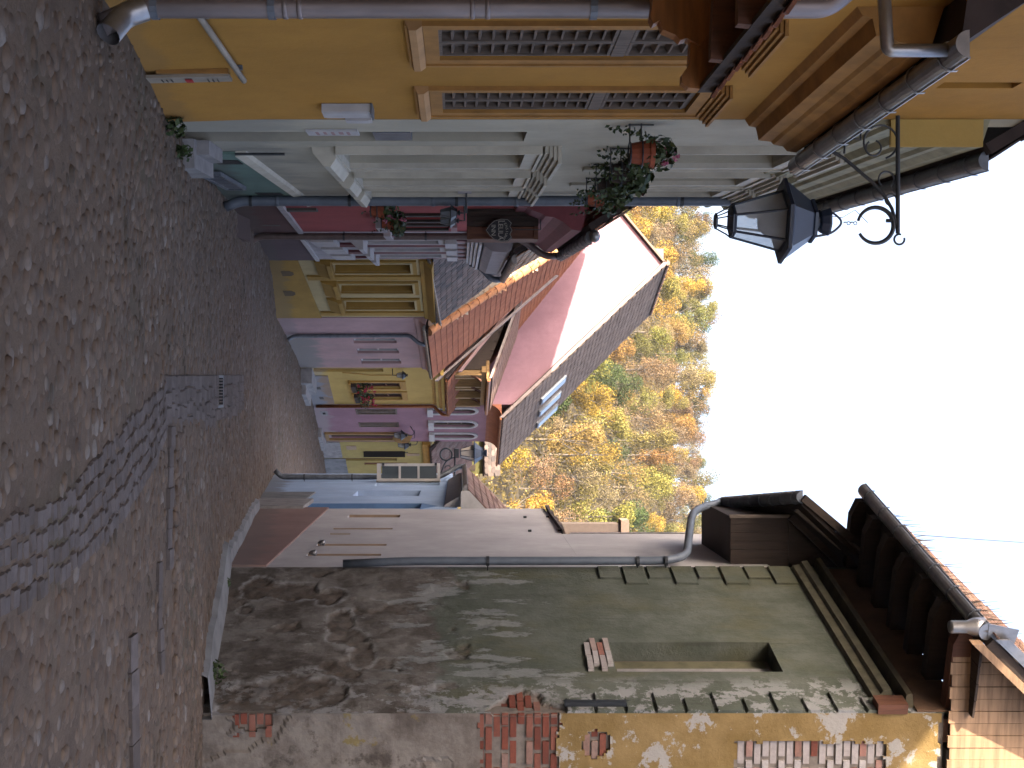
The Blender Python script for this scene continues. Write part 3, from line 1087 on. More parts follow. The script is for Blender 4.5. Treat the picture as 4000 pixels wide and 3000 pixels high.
# timber canopy over the door just outside the picture
yc = 6.15
def PZ(pts, y): return [P(X, H, y) for (H, X) in pts]
can = MB()
can.prism(PZ([(2520, -160), (2551, 0), (2541, 66), (2553, 92), (2578, 78), (2590, 115), (2640, 136), (2659, 156), (2684, 148), (2735, 175), (2790, 100), (2880, -160)], yc), (0, .09, 0))
canopy = part('canopy', can, m_wood_o, hY, label='orange timber canopy with scroll cut bracket and red tiles')
rf = MB(); rf.prism(PZ([(2700, 120), (2692, 253), (2665, 290), (2664, 322), (2690, 342), (2745, 348), (2985, -60), (2900, -60)], yc + .03), (0, .07, 0)); part('rafter', rf, m_wood_o, canopy)
for k in range(2):
    rf = MB(); rf.prism(PZ([(2700, 120), (2692, 253), (2690, 342), (2745, 348), (2985, -60), (2900, -60)], yc + .03), (0, .06, 0))
    rf.v = [v + V((0, -.55 * (k + 1), 0)) for v in rf.v]
    part('rafter', rf, m_wood_r, canopy)
a_, b_ = P(352, 2752, yc + .1), P(-60, 2995, yc + .1)
sl = b_ - a_
nrm_c = V((-sl.z, 0, sl.x)).normalized()
if nrm_c.z < 0: nrm_c = -nrm_c
bd = MB(); bd.prism([a_, b_, b_ + nrm_c * .02, a_ + nrm_c * .02], (0, -1.9, 0)); part('boarding', bd, m_wood_d, canopy)
bd = MB(); bd.obox(a_ + V((-.01, 0, -.035)), (.022, 0, 0), (0, -1.9, 0), (0, 0, .085)); part('fascia', bd, m_wood_d, canopy)
mtile = tile_mesh('tile', .17, .22, .016, m_tile_or, 'beaver')
ey_ = sl.normalized(); M0 = Matrix(((0, ey_.x, nrm_c.x, 0), (-1, ey_.y, nrm_c.y, 0), (0, ey_.z, nrm_c.z, 0), (0, 0, 0, 1)))
if M0.to_3x3().determinant() < 0:
    M0[1][0] = 1
for j in range(4):
    for i in range(10):
        inst('tile', mtile, canopy, Matrix.Translation(a_ + nrm_c * (.024 + .004 * (j % 2)) + ey_ * (-.035 + j * .155) + V((0, -.085 - .175 * i + (.08 if j % 2 else 0), 0))) @ M0)
# things fixed to the ochre wall
m_dull = plain('dull_ivory_plastic', (.40, .34, .27), .6, .25, 6)
mbx = thing('meter_box', 'white projecting meter box on the ochre wall, the larger of two', 'meter box', fY.p(6.5, E - .8, .0), 'white boxes on the ochre wall')
mb = MB(); u0, _ = fY.uz(403, 1300, .0); u1, _ = fY.uz(428, 1300, 0)
fY.box(mb, u0, u1, E - .97, E - .63, .003, .06); part('casing', mb, m_white, mbx)
mb = MB(); fY.box(mb, u0 + .02, u1 - .02, E - .95, E - .65, .06, .067); part('cover', mb, m_white, mbx)
mb = MB(); fY.box(mb, u0 - .01, u1 + .01, E - .63, E - .615, .003, .075); part('hood', mb, m_zincd, mbx)
mbx = thing('meter_box', 'small white junction box beside the larger meter box, next to the mint wall', 'meter box', fY.p(6.8, E - .8, .0), 'white boxes on the ochre wall')
mb = MB(); u0, _ = fY.uz(450, 1300, 0)
fY.box(mb, u0 + .02, u0 + .13, E - .84, E - .65, .003, .03); part('casing', mb, m_white, mbx)
mb = MB(); fY.box(mb, u0 + .03, u0 + .12, E - .83, E - .67, .03, .034); part('cover', mb, m_white, mbx)
bar = thing('conduit', 'pale plastic conduit running level along the ochre wall near the ground', 'conduit', fY.p(4.5, E - 1.39, .05))
mb = MB(); mb.tube([fY.p(4.0, E - 1.385, .045), fY.p(5.62, E - 1.375, .045)], .019, 10); part('tube', mb, m_dull, bar, smooth=True)
for u in (4.35, 5.4):
    mb = MB(); fY.box(mb, u, u + .025, E - 1.41, E - 1.35, .003, .03); part('clip', mb, m_zincd, bar)
mk = thing('marker_strip', 'upright white plastic marker strip with a red mark on the ochre wall', 'marker', fY.p(5.5, E - 1.97, 0))
mb = MB(); u0 = fY.hit(268)
mb.obox(fY.p(u0, E - 1.97, .04), fY.d3 * .13, V((0, 0, .52)) - fY.n3 * .012, fY.n3 * .02); part('plate', mb, m_dull, mk)
mb = MB(); mb.obox(fY.p(u0 - .02, E - 1.9, .003), fY.d3 * .03, V((0, 0, .45)), fY.n3 * .03); part('backing', mb, m_ytrim, mk)
for k, (dz, col) in enumerate(((.09, m_slot), (.12, m_slot), (.15, m_slot), (.24, plain('red_print', (.5, .03, .04))), (.38, m_slot), (.41, m_slot), (.44, m_slot))):
    mb = MB(); h = .045 if k == 3 else .008; w0, w1 = (.03, .10) if k == 3 else (.035, .09)
    mb.obox(fY.p(u0 + w0, E - 1.97 + dz, .0615 - .0004 * k), fY.d3 * (w1 - w0), V((0, 0, h)), fY.n3 * .004); part('printed_mark', mb, col, mk)

def weed(x, y, r, n, label):
    w_ = thing('weed', label, 'plant', (x, y, GZ(x, y)), 'weeds at the wall foot')
    mb = MB(); leaves(mb, n, (x, y, GZ(x, y) + r * .7), r, r, r * .9, .055); part('foliage', mb, m_leafw, w_)
    mb = MB()
    for k in range(6):
        a = k * 1.05
        mb.tube([(x, y, GZ(x, y) - .03), (x + cos(a) * r * .4, y + sin(a) * r * .4, GZ(x, y) + r * .8)], .004, 4)
    part('stem', mb, m_leafw, w_)
weed(-1.86, 9.25, .09, 70, 'green weed tuft at the corner of the ochre and mint walls')
weed(-1.80, 9.95, .07, 50, 'low green weeds by the stone step of the mint house')
p_ = ground_at(2265, 862); weed(p_.x + .03, p_.y, .07, 60, 'dark weed growing from the skirt of the peeling grey house')
p_ = ground_at(2165, 905); weed(p_.x + .02, p_.y, .06, 50, 'small weed at the foot of the pale lilac house')
p_ = ground_at(2640, 800); weed(p_.x - .05, p_.y - .05, .12, 80, 'moss and weeds below the crumbling red bricks at the wall foot')

# ================================================================== mint house
fM = F((-1.945, 9.42), (-2.34, 16.55), 'L')
hM = thing('house', 'pale mint house with moulded windows and teal plinth, hung with flower pots', 'house', (-2.1, 13, G(13)), 'old town houses along the street')
wm = []
for (Xa, Xb) in ((580, 636), (674, 706), (727, 752)):
    wm.append((fM.hit(Xa), fM.hit(Xb)))
holes = []
for (a, b) in wm:
    holes.append((a, b, E - 1.05, E + .55, .22))
    holes.append((a, b, E + 1.80, E + 2.95, .22))
nu0, nu1 = fM.hit(515), fM.hit(536)
holes.append((nu0, nu1 + .25, -.75, E + .52, .2, True))
part('wall', wall(fM, 0, fM.L, -1.8, E + 3.9, holes, 5.0), m_mint, hM)
mb = MB()
pt = []
uA = fM.hit(590)
zA = E - 1.68; zB = E - 1.93
fM_pl = [fM.p(uA, -1.8, .03), fM.p(fM.L, -1.8, .03), fM.p(fM.L, E - 2.0 , .03), fM.p(uA, E - 1.98, .03)]
mb.prism(fM_pl, fM.n3 * -.026); part('plinth', mb, m_mintd, hM)
mb = MB(); mb.prism([fM.p(uA, E - 1.98, .0), fM.p(uA, E - 1.98, .05), fM.p(uA, E - 1.9, .035), fM.p(uA, E - 1.88, .0)], fM.d3 * (fM.L - uA)); part('plinth_band', mb, m_mintw, hM)
for X, H0, H1 in ((612, 830, 935), (742, 995, 1095)):
    u, z0 = fM.uz(X, H0); _, z1 = fM.uz(X, H1)
    mb = MB(); fM.box(mb, u, u + .3, z0, min(z1, E - 2.03), .031, .036); part('vent_slot', mb, m_black, hM)
for wi, (a, b) in enumerate(wm):
    for (z0, z1, zo) in ((E - 1.05, E + .55, E - 1.28), (E + 1.80, E + 2.95, E + 1.52)):
        w_ = window(fM, hM, a, b, z0, z1, .2, m_mintw, m_glass, (1, 1))
        s_ = MB()
        frame(fM, s_, a - .12, b + .12, z0 - .02, z1 + .12, .115, 0, .05, wb=.018)
        frame(fM, s_, a - .15, b + .15, z0 - .02, z1 + .15, .028, 0, .07, wb=.017)
        part('surround', s_, m_mintw, w_)
        s_ = MB()
        fM.prof(s_, [(0, zo), (.05, zo + .01), (.16, z0 - .13), (.17, z0 - .07), (.1, z0 - .022), (0, z0 - .022)], a - .10, b + .10)
        part('sill', s_, m_mintw, w_)
        s_ = MB()
        for q in range(4):
            fM.box(s_, a - .15 - .01 * q, b + .15 + .01 * q, z1 + .171 + .036 * q, z1 + .203 + .036 * q, 0, .06 + .03 * q)
        part('head_moulding', s_, m_mintw, w_)
# pilaster strips between windows, upper storey
for X in (655, 716):
    u = fM.hit(X); mb = MB(); fM.box(mb, u - .1, u + .1, E + 1.2, E + 3.04, 0, .03); part('pilaster', mb, m_mint, hM)
# door in the narrow recess
mb = MB(); fM.box(mb, nu0 + .003, nu1 + .247, -.7, E + .51, -.198, -.16); dm = part('door', mb, m_slot, hM)
mb = MB(); fM.box(mb, nu0 + .05, nu1 + .2, E - .7, E - .4, -.16, .0); part('letter_box', mb, m_zincd, dm)
# cornice
prof = [(0, 3.02), (.03, 3.04), (.03, 3.14), (.06, 3.16), (.06, 3.2), (.035, 3.22), (.035, 3.36), (.09, 3.40), (.09, 3.46), (.12, 3.48), (.13, 3.58), (.16, 3.61), (.16, 3.67), (.20, 3.74), (.20, 3.84), (0, 3.9)]
mb = MB(); fM.prof(mb, [(n_, E + z) for n_, z in prof], .012, fM.L); part('cornice', mb, plain('olive_stained_mint', (.40, .39, .26), .85, .3, 4), hM)
mb = MB(); fM.box(mb, -.02, .01, E + 3.16, E + 3.84, .0, .20); part('cornice_end', mb, m_ly, hM, label='yellow painted end of the cornice')
gutter(fM.p(.1, E + 3.93, .285), fM.p(fM.L + .05, E + 3.93, .285), fM.n3, .075, m_zincd, hM, 13)
roof(hM, [fM.p(0, E + 3.92, .26), fM.p(fM.L, E + 3.92, .26), fM.p(fM.L, E + 3.92 + 6.4, -3.6), fM.p(0, E + 3.92 + 6.4, -3.6)], m_roofbase, m_tile_dark, .2, .3, .4, maxn=20)
mb = MB()
for u in (.02, fM.L - .02):
    mb.prism([fM.p(u, E + 3.7, .05), fM.p(u, E + 4.22, .05), fM.p(u, E + 10.28, -3.6), fM.p(u, E + 3.9, -5.0)], fM.d3 * .015)
part('gable_wall', mb, m_mint, hM)
up = fM.hit(788, .1)
downpipe(hM, [fM.p(up, G(16.2) + .12, .16), fM.p(up, G(16.2) + .3, .09), fM.p(up, E + 3.45, .09), fM.p(up - .1, E + 3.62, .2), fM.p(up - .12, E + 3.85, .28)], .062, m_bluepipe,
         [(fM.p(up, E + (H - 1800) / 303, .09), fM.n3) for H in (1045, 1400, 1785, 2595)], .08, m_iron, [(fM.p(up, E + (H - 1800) / 303, .09), .02) for H in (1140, 1700, 2000, 2580)])
mb = MB(); fM.box(mb, fM.L - .3, fM.L + .3, -1, E + 3.6, -5, -.8); part('party_wall', mb, m_mint, hM)
# step, rail, plaque
mb = MB(); u0, _ = fM.uz(540, 720); fM.box(mb, u0, u0 + .8, -.9, E - 2.17, .003, .24); st = part('step', mb, m_conc, hM, label='pale pinkish stone step')
mb = MB(); fM.box(mb, u0 + .1, u0 + .7, -.9, E - 2.07, .003, .12); part('step', mb, m_conc, hM)
mb = MB(); ur = fM.hit(579); mb.tube([fM.p(ur, E - 1.95, .05), fM.p(ur, E - 1.52, .05)], .013, 6); part('boot_rail', mb, m_iron, hM)
pq = thing('wall_plaque', 'faded pale name plaque on the mint wall by the ochre corner', 'plaque', fM.p(.5, E - 1, 0))
mb = MB(); ua = fM.hit(503); fM.box(mb, ua, ua + .24, E - 1.2, E - .8, .003, .02); part('plate', mb, m_white, pq)
for k in range(5):
    mb = MB(); fM.box(mb, ua + .04, ua + .2 - .03 * (k % 2), E - 1.13 + .06 * k, E - 1.105 + .06 * k + .01 * (k == 3), .02, .022); part('worn_mark', mb, m_pinks, pq)

def flower_pot(c, r, h, label, f, u, z, petals, mpet, trail, spread=1.0, n=260, group='flower pots on the house fronts', mpot=None):
    t_ = thing('flower_pot', label, 'flower pot', c, group)
    c = V(c)
    mb = MB(); mb.lathe([(r * .72, 0), (r * .95, h * .8), (r * 1.08, h * .8), (r * 1.1, h), (r * .96, h), (r * .9, h * .85)], c, 14); part('pot', mb, mpot or m_terra, t_, smooth=False)
    mb = MB()
    leaves(mb, n, c + V((0, 0, h * 1.35)), r * 1.5 * spread, r * 1.5 * spread, h * .75, .07, shell=1.2)
    for k in range(trail):
        a = random.uniform(0, 6.28); rr = r * random.uniform(1.0, 1.5)
        q = c + V((cos(a) * rr, sin(a) * rr, h))
        ln = random.uniform(.3, 1.0) * h * 2.2
        m = int(ln / .02)
        for i in range(m):
            s2 = i / m
            leaves(mb, 1, q + V((cos(a) * .10 * s2, sin(a) * .10 * s2, -ln * s2)), .022, .022, .02, .042)
    part('foliage', mb, m_leaf, t_)
    mb = MB()
    for k in range(petals):
        a = random.uniform(0, 6.28); rr = r * random.uniform(.6, 1.7) * spread
        q = c + V((cos(a) * rr, sin(a) * rr, h * random.uniform(.9, 2.0)))
        leaves(mb, 16, q, .032, .032, .03, .035, shell=1.5)
    part('blossom', mb, mpet, t_)
    mb = MB()
    mb.torus(c + V((0, 0, h * .45)), (1, 0, 0), (0, 1, 0), r * 1.05, .006, 14, 5)
    mb.torus(c + V((0, 0, -.01)), (1, 0, 0), (0, 1, 0), r * .8, .006, 14, 5)
    q = c - f.n3 * r
    for dz in (-.01, h * .45):
        a0 = c + V((0, 0, dz)) - f.n3 * r * .8
        dist = (c - f.p(u, 0, 0)).dot(f.n3)
        mb.tube([a0, a0 - f.n3 * (dist - r * .8)], .006, 5)
    mb.tube([c - f.n3 * (dist - .01) + V((0, 0, -.02)), c - f.n3 * (dist - .01) + V((0, 0, h))], .006, 5)
    part('pot_holder', mb, m_iron, t_)
    return t_
def pot_at(f, u, z, n): return f.p(u, z, n)
uu = [fM.hit(X, .2) for X in (588, 668, 722, 768)]
zz = [E + 1.28, E + 1.30, E + 1.30, E + 1.33]
names = ['large terracotta flower pot on the mint wall, nearest the camera, magenta blossoms beside it',
         'second terracotta pot on the mint wall, buried in long trailing leaves',
         'third terracotta pot on the mint wall, thick with dark leaves',
         'red flower pot at the far end of the mint wall in front of the downpipe']
for k in range(4):
    flower_pot(fM.p(uu[k], zz[k], .22), .105, .17, names[k], fM, uu[k], zz[k], (4, 1, 1, 4)[k], m_petalp if k < 2 else m_petal, (14, 24, 26, 12)[k], (.85, 1.25, 1.3, 1.15)[k], (130, 380, 420, 260)[k], mpot=(None, m_wood_d, m_wood_d, None)[k])

# ================================================================== crimson house
fR = F((-2.34, 16.552), (-2.62, 22.0), 'L')
hR = thing('house', 'crimson house with curved dark cornice behind the wooden inn sign', 'house', (-2.5, 19, G(19)), 'old town houses along the street')
rw = [(fR.hit(838), fR.hit(856)), (fR.hit(876), fR.hit(889))]
holes = [(a, b, E - 1.1, E - .18, .2) for a, b in rw]
part('wall', wall(fR, 0, fR.L, -2.6, E + 1.2, holes, 5.0), m_red, hR)
mb = MB(); mb.prism([fR.p(0, -2.6, .03), fR.p(fR.L, -2.6, .03), fR.p(fR.L, E - 2.78, .03), fR.p(0, E - 2.38, .03)], fR.n3 * -.026); part('plinth', mb, m_redd, hR)
mb = MB(); mb.prism([fR.p(0, E - 2.38, .004), fR.p(fR.L, E - 2.78, .004), fR.p(fR.L, E - 2.70, .004), fR.p(0, E - 2.30, .004)], fR.n3 * .05); part('plinth_band', mb, m_strw, hR)
for a, b in rw:
    w_ = window(fR, hR, a, b, E - 1.1, E - .18, .18, m_wood_d, m_glass, (1, 1))
    s_ = MB(); fR.box(s_, a - .08, b + .08, E - 1.22, E - 1.11, 0, .2); part('sill', s_, m_strw, w_)
    s_ = MB()
    for q in (a - .26, b + .01):
        fR.box(s_, q, q + .25, E - 1.09, E - .2, .004, .04)
    part('shutter', s_, m_wood_d, w_)
    s_ = MB(); fR.box(s_, a - .1, b + .1, E - .16, E - .06, 0, .06); part('head_moulding', s_, m_pinks, w_)
for X, H0, H1 in ((812, 1105, 1235), (870, 1020, 1090)):
    u, z0 = fR.uz(X, H0); _, z1 = fR.uz(X, H1)
    mb = MB(); fR.box(mb, u, u + .25, z0, z1, .0, .036); part('vent_slot', mb, m_slot, hR)
prof = [(0, .72), (.04, .74), (.05, .86), (.09, .92), (.14, 1.06), (.17, 1.1), (.18, 1.2), (.24, 1.32), (.34, 1.44), (.36, 1.56), (0, 1.66)]
mb = MB(); fR.prof(mb, [(n_, E + z) for n_, z in prof], 0, fR.L + .02); part('cornice', mb, m_redt, hR)
gR0, gR1 = P(905, 2315, 17.0), V((-2.62 + .42, 22.05, E + 1.72))
gR0 = fR.p(.2, E + 1.72, .42); gR1 = fR.p(fR.L + .05, E + 1.72, .42)
gutter(gR0, gR1, fR.n3, .085, m_zincd, hR, 11)
cap = MB(); cap.lathe([(.01, -.02), (.07, -.02), (.09, .03), (.06, .08), (.01, .1)], gR0 - fR.d3 * .08, 12); part('gutter_end', cap, m_zinc, hR, smooth=True)
downpipe(hR, [gR1 - fR.d3 * .1 + V((0, 0, -.06)), gR1 - fR.d3 * .06 + V((0, 0, -.28)), fR.p(fR.L - .1, E + .95, .09), fR.p(fR.L - .1, -1.8, .09), fR.p(fR.L - .1, -1.95, .18)], .06, plain('brown_grey_pipe', (.2, .15, .14), .5, .25, 6, metal=.2),
         [(fR.p(fR.L - .1, z, .09), fR.n3) for z in (E - 2.0, E - .6, E + .3)], .1, m_iron)
roof(hR, [fR.p(0, E + 1.70, .36), fR.p(fR.L + .12, E + 1.70, .36), fR.p(fR.L + .12, E + 7.5, -3.3), fR.p(0, E + 7.5, -3.3)], m_roofbase, m_tile_lt, .18, .2, .36, maxn=150)
# scalloped verge tiles at the far gable
vt = tile_mesh('verge_tile', .18, .3, .02, m_tile_lt, 'beaver')
gab = MB(); gab.prism([fR.p(fR.L - .03, E + 1.2, .03), fR.p(fR.L - .03, E + 2.08, .03), fR.p(fR.L - .03, E + 7.45, -3.3), fR.p(fR.L - .03, E + 1.2, -5)], fR.d3 * .03); part('gable_wall', gab, m_redt, hR)

mb = MB(); fR.box(mb, fR.L - .3, fR.L + .3, -3, E + .7, -5, -.8); part('party_wall', mb, m_red, hR)
# steps at its foot
mb = MB(); u0 = fR.hit(812)
fR.box(mb, u0, u0 + 1.6, -2.6, G(18.3) + .04, .034, .36); part('step', mb, m_redd, hR)

for k, (X, lab, n_) in enumerate(((822, 'small potted pink geranium at the crimson house, half hidden by the blue-grey downpipe', 120), (872, 'flower pot with green bush and pink blossoms on the crimson house sill', 380))):
    u = fR.hit(X, .16)
    flower_pot(fR.p(u, E - 1.10 + .0, .16), .10, .16, lab, fR, u, 0, 4 + 4 * k, m_petalp, 3, 1.0 + .45 * k, n_)

# small lanterns -----------------------------------------------------
def lantern(root, c, k, mat, gm, sides=6, cage=True, rot=.26, finial=True):
    """hanging or standing lantern; c = centre of the glass body's bottom, k = body height"""
    c = V(c)
    rb, rt = .34 * k, .62 * k
    def ring(r, z): return [c + V((cos(2 * pi * i / sides + rot) * r, sin(2 * pi * i / sides + rot) * r, z)) for i in range(sides)]
    mb = MB()
    B, T = ring(rb, 0), ring(rt, k)
    for i in range(sides):
        mb.tube([B[i], T[i]], .028 * k, 5)
        mb.tube([B[i], B[(i + 1) % sides]], .03 * k, 5)
        mb.tube([T[i], T[(i + 1) % sides]], .03 * k, 5)
    mb.lathe([(rb * .2, -.06 * k), (rb * 1.05, -.05 * k), (rb * 1.05, -.01 * k), (rb * .2, -.01 * k)], c, sides, rot=rot)
    if cage:
        for i in range(sides):
            p = B[i]
            q = c + (p - c) * .8 + V((0, 0, -.12 * k)); s2 = c + (p - c) * .45 + V((0, 0, -.34 * k))
            mb.tube([p + V((0, 0, -.03 * k)), q, s2], .018 * k, 4)
        mb.lathe([(rb * .5, -.37 * k), (rb * .5, -.33 * k), (rb * .3, -.33 * k)], c, sides, rot=rot)
    fr = part('lantern_frame', mb, mat, root)
    B2, T2 = ring(rb * .97, .02 * k), ring(rt * .965, .98 * k)
    for i in range(sides):
        g = MB(); j = (i + 1) % sides
        g.add([B2[i], B2[j], T2[j], T2[i]], [(0, 1, 2, 3)])
        part('pane', g, gm, fr)
    mb = MB()
    mb.lathe([(rt * 1.02, k * 1.0), (rt * 1.42, k * .99), (rt * 1.44, k * 1.06), (rt * 1.3, k * 1.10), (rt * .70, k * 1.58), (rt * .74, k * 1.6), (rt * .74, k * 1.66), (rt * .3, k * 1.68)], c, sides, rot=rot)
    part('lantern_roof', mb, mat, root)
    if finial:
        mb = MB(); mb.lathe([(.16 * k, 1.66 * k), (.17 * k, 1.76 * k), (.24 * k, 1.80 * k), (.30 * k, 1.94 * k), (.30 * k, 1.98 * k), (.1 * k, 2.0 * k)], c, 10); part('finial', mb, mat, root, smooth=False)
    bulb = MB(); bulb.lathe([(.1 * k, .98 * k), (.3 * k, .92 * k), (.32 * k, .7 * k), (.2 * k, .55 * k)], c, 12); part('reflector', bulb, mat, fr)
    return fr

yl = 9.3
lx = (866 - 1500) / S * yl
lamp = thing('street_lamp', 'large black lantern hanging from a scrolled bracket on the ochre corner', 'street lamp', P(440, 3500, yl), 'black street lanterns')
lantern(lamp, P(864, 2862, yl), .352, m_navy, m_lampg)
mb = MB()
def arc2(H, X, R, r, a0, a1, n=22):
    c = P(X, H, yl); q = R / S * yl
    return [c + V((cos(a0 + (a1 - a0) * i / n) * q, 0, sin(a0 + (a1 - a0) * i / n) * q)) for i in range(n + 1)]
mb.tube([P(425, 3507, yl), P(912, 3507, yl)], .0165, 8)
mb.tube([P(548, 3205, yl), P(585, 3240, yl), P(620, 3300, yl), P(665, 3352, yl), P(712, 3408, yl), P(770, 3458, yl), P(815, 3484, yl), P(880, 3502, yl)], .013, 8)
mb.box(P(420, 3478, yl) - V((0, .035, 0)), P(447, 3532, yl) + V((0, .035, 0)))
br = part('bracket', mb, m_iron, lamp)
mb = MB(); mb.tube([P(X, H, yl) for (X, H) in ((450, 3060), (520, 3080), (548, 3205))], .013, 8); mb.box(P(425, 3020, yl) - V((0, .03, 0)), P(452, 3100, yl) + V((0, .03, 0))); part('brace', mb, m_iron, br)
mb = MB(); mb.tube(arc2(3420, 880, 70, 0, -.35 * pi, 1.42 * pi, 30), [.011 + .006 * sin(pi * i / 30) for i in range(31)], 8); mb.tube([P(862, 3462, yl), P(862, 3500, yl)], .015, 6); part('ring_scroll', mb, m_iron, br)
mb = MB(); mb.tube(arc2(3440, 555, 66, 0, .1 * pi, 1.75 * pi), .008, 6); part('scroll', mb, m_iron, br)
mb = MB(); mb.tube(arc2(3412, 578, 30, 0, -.8 * pi, .9 * pi), .007, 6); part('scroll', mb, m_iron, br)
mb = MB(); mb.tube([P(X, H, yl) for (X, H) in ((600, 3298), (560, 3300), (540, 3330), (545, 3362), (500, 3362), (480, 3360))], .008, 6); part('scroll', mb, m_iron, br)
mb = MB(); mb.tube(arc2(3462, 700, 30, 0, .2 * pi, 1.8 * pi), .007, 6); part('scroll', mb, m_iron, br)
mb = MB(); mb.tube(arc2(3480, 780, 22, 0, .5 * pi, 1.9 * pi), .007, 6); part('scroll', mb, m_iron, br)
mb = MB(); mb.tube(arc2(3513, 935, 20, 0, -1.1 * pi, .6 * pi), .008, 6); part('scroll', mb, m_iron, br)
mb = MB()
mb.tube(round_path([P(822, 3172, yl), P(826, 3250, yl), P(868, 3296, yl), P(912, 3250, yl), P(926, 3172, yl)], .05), .009, 6); part('yoke', mb, m_navy, lamp)
mb = MB()
for k in range(4):
    c = P(868 + (k % 2) * 4, 3302 + 13 * k, yl)
    mb.torus(c, (1, 0, 0) if k % 2 else (0, 1, 0), (0, 0, 1), .012, .0035, 10, 4)
part('chain', mb, m_iron, lamp)
mb = MB(); mb.tube([P(X, H, yl) for (X, H) in ((835, 3185), (850, 3290), (820, 3340), (870, 3390), (760, 3300), (720, 2980))][:4], .003, 4); part('cable', mb, m_iron, lamp)

# pair of lanterns on the crimson house
for k, X in enumerate((832, 862)):
    yk = fR.A.y + fR.d.y * fR.hit(X, .25)
    w_ = thing('wall_lantern', ('nearer' if k == 0 else 'farther') + ' of two small dark lanterns on the crimson house', 'lantern', P(X, 1780, yk), 'small wall lanterns')
    lantern(w_, P(X, 1722, yk), .115, m_iron, plain('bluish_lamp_glass', (.2, .22, .25), .2, .1, 9) if k == 0 else bpy.data.materials['bluish_lamp_glass'], cage=False)
    mb = MB(); c = P(X, 1722, yk) + V((0, 0, .22)); mb.tube([c, c + V((0, 0, .08)), c + V((0, 0, .08)) - fR.n3 * .25], .012, 6); part('bracket', mb, m_iron, w_)
    mb = MB(); mb.obox(c + V((0, 0, -.02)) - fR.n3 * .245 - fR.d3 * .1, fR.d3 * .2, V((0, 0, .16)), fR.n3 * .015); part('wall_plate', mb, m_strw, w_)

# inn sign: timber cabinet and a black shield
ys_ = 17.4
sg = thing('hanging_sign', 'brown timber cabinet with a black shield shaped inn sign in front', 'sign', P(870, 1960, ys_))
mb = MB(); mb.box(P(803, 1824, ys_), P(883, 2103, ys_) + V((0, .5, 0))); cab = part('cabinet', mb, m_wood_d, sg)
mb = MB(); mb.box(P(885, 1824, ys_) + V((0, .02, 0)), P(933, 2103, ys_) + V((0, .46, 0))); part('side_panel', mb, m_wood_r, cab)
for k in range(4):
    mb = MB(); mb.box(P(806 + 19 * k, 1838, ys_) + V((0, -.012, 0)), P(822 + 19 * k, 2090, ys_)); part('plank', mb, m_wood_d, cab)
for (Ha, Hb) in ((1826, 1842), (2086, 2101)):
    mb = MB(); mb.box(P(884, Ha, ys_) + V((0, -.01, 0)), P(935, Hb, ys_) + V((0, .018, 0))); part('rail', mb, m_wood_r, cab)
mb = MB(); mb.box(P(926, 1843, ys_) + V((0, -.008, 0)), P(933, 2085, ys_) + V((0, .018, 0))); part('rail', mb, m_wood_r, cab)
mb = MB(); mb.tube([P(897, 2010, ys_ - .15), P(897, 2112, ys_ - .15), P(805, 2112, ys_ - .15)], .008, 6); part('hanger', mb, m_iron, sg)
def shield(k):
    c = (1945, 899)
    base = [(2000, 870), (1985, 856), (1958, 854), (1930, 862), (1912, 878), (1897, 899), (1912, 920), (1930, 936), (1958, 944), (1985, 942), (2000, 928), (1994, 915), (2003, 899), (1994, 884)]
    return [P(c[1] + (X - c[1]) * k, c[0] + (H - c[0]) * k, ys_ - .16) for (H, X) in base]
mb = MB(); mb.prism(shield(1.0), (0, .02, 0)); sh = part('shield', mb, plain('black_sign_board', (.012, .012, .018), .5, .2, 5), sg)
m_letter = plain('cream_sign_lettering', (.5, .47, .42), .7, .1, 5)
a_ = shield(.95); mb = MB()
for i in range(len(a_)):
    mb.tube([a_[i] + V((0, -.004, 0)), a_[(i + 1) % len(a_)] + V((0, -.004, 0))], .003, 4)
part('shield_border', mb, m_letter, sh)
def text(s, X, H, y, size, parent, mat, bend=0):
    cu = bpy.data.curves.new('lettering', 'FONT')
    cu.body = s; cu.align_x = 'CENTER'; cu.align_y = 'CENTER'; cu.size = size; cu.extrude = .003
    cu.materials.append(mat)
    tmp = bpy.data.objects.new('lettering', cu)
    me = bpy.data.meshes.new_from_object(tmp)
    bpy.data.objects.remove(tmp); bpy.data.curves.remove(cu)
    me.materials.clear(); me.materials.append(mat)
    o = link(bpy.data.objects.new('lettering', me))
    o.parent = parent
    o.matrix_local = Matrix.Translation(P(X, H, y) - LOC[parent]) @ Matrix.Rotation(-bend, 4, 'Y') @ Matrix.Rotation(pi / 2, 4, 'X')
    LOC[o] = LOC[parent]
text('LELILA', 899, 1955, ys_ - .166, .092, sh, m_letter)
text('INN', 899, 1927, ys_ - .166, .085, sh, m_letter)
for i, ch in enumerate('PENSIUNE'):
    a = (i - 3.5) * .2
    text(ch, 899 + sin(a) * 52, 1926 + cos(a) * 54, ys_ - .166, .048, sh, m_letter, -a)

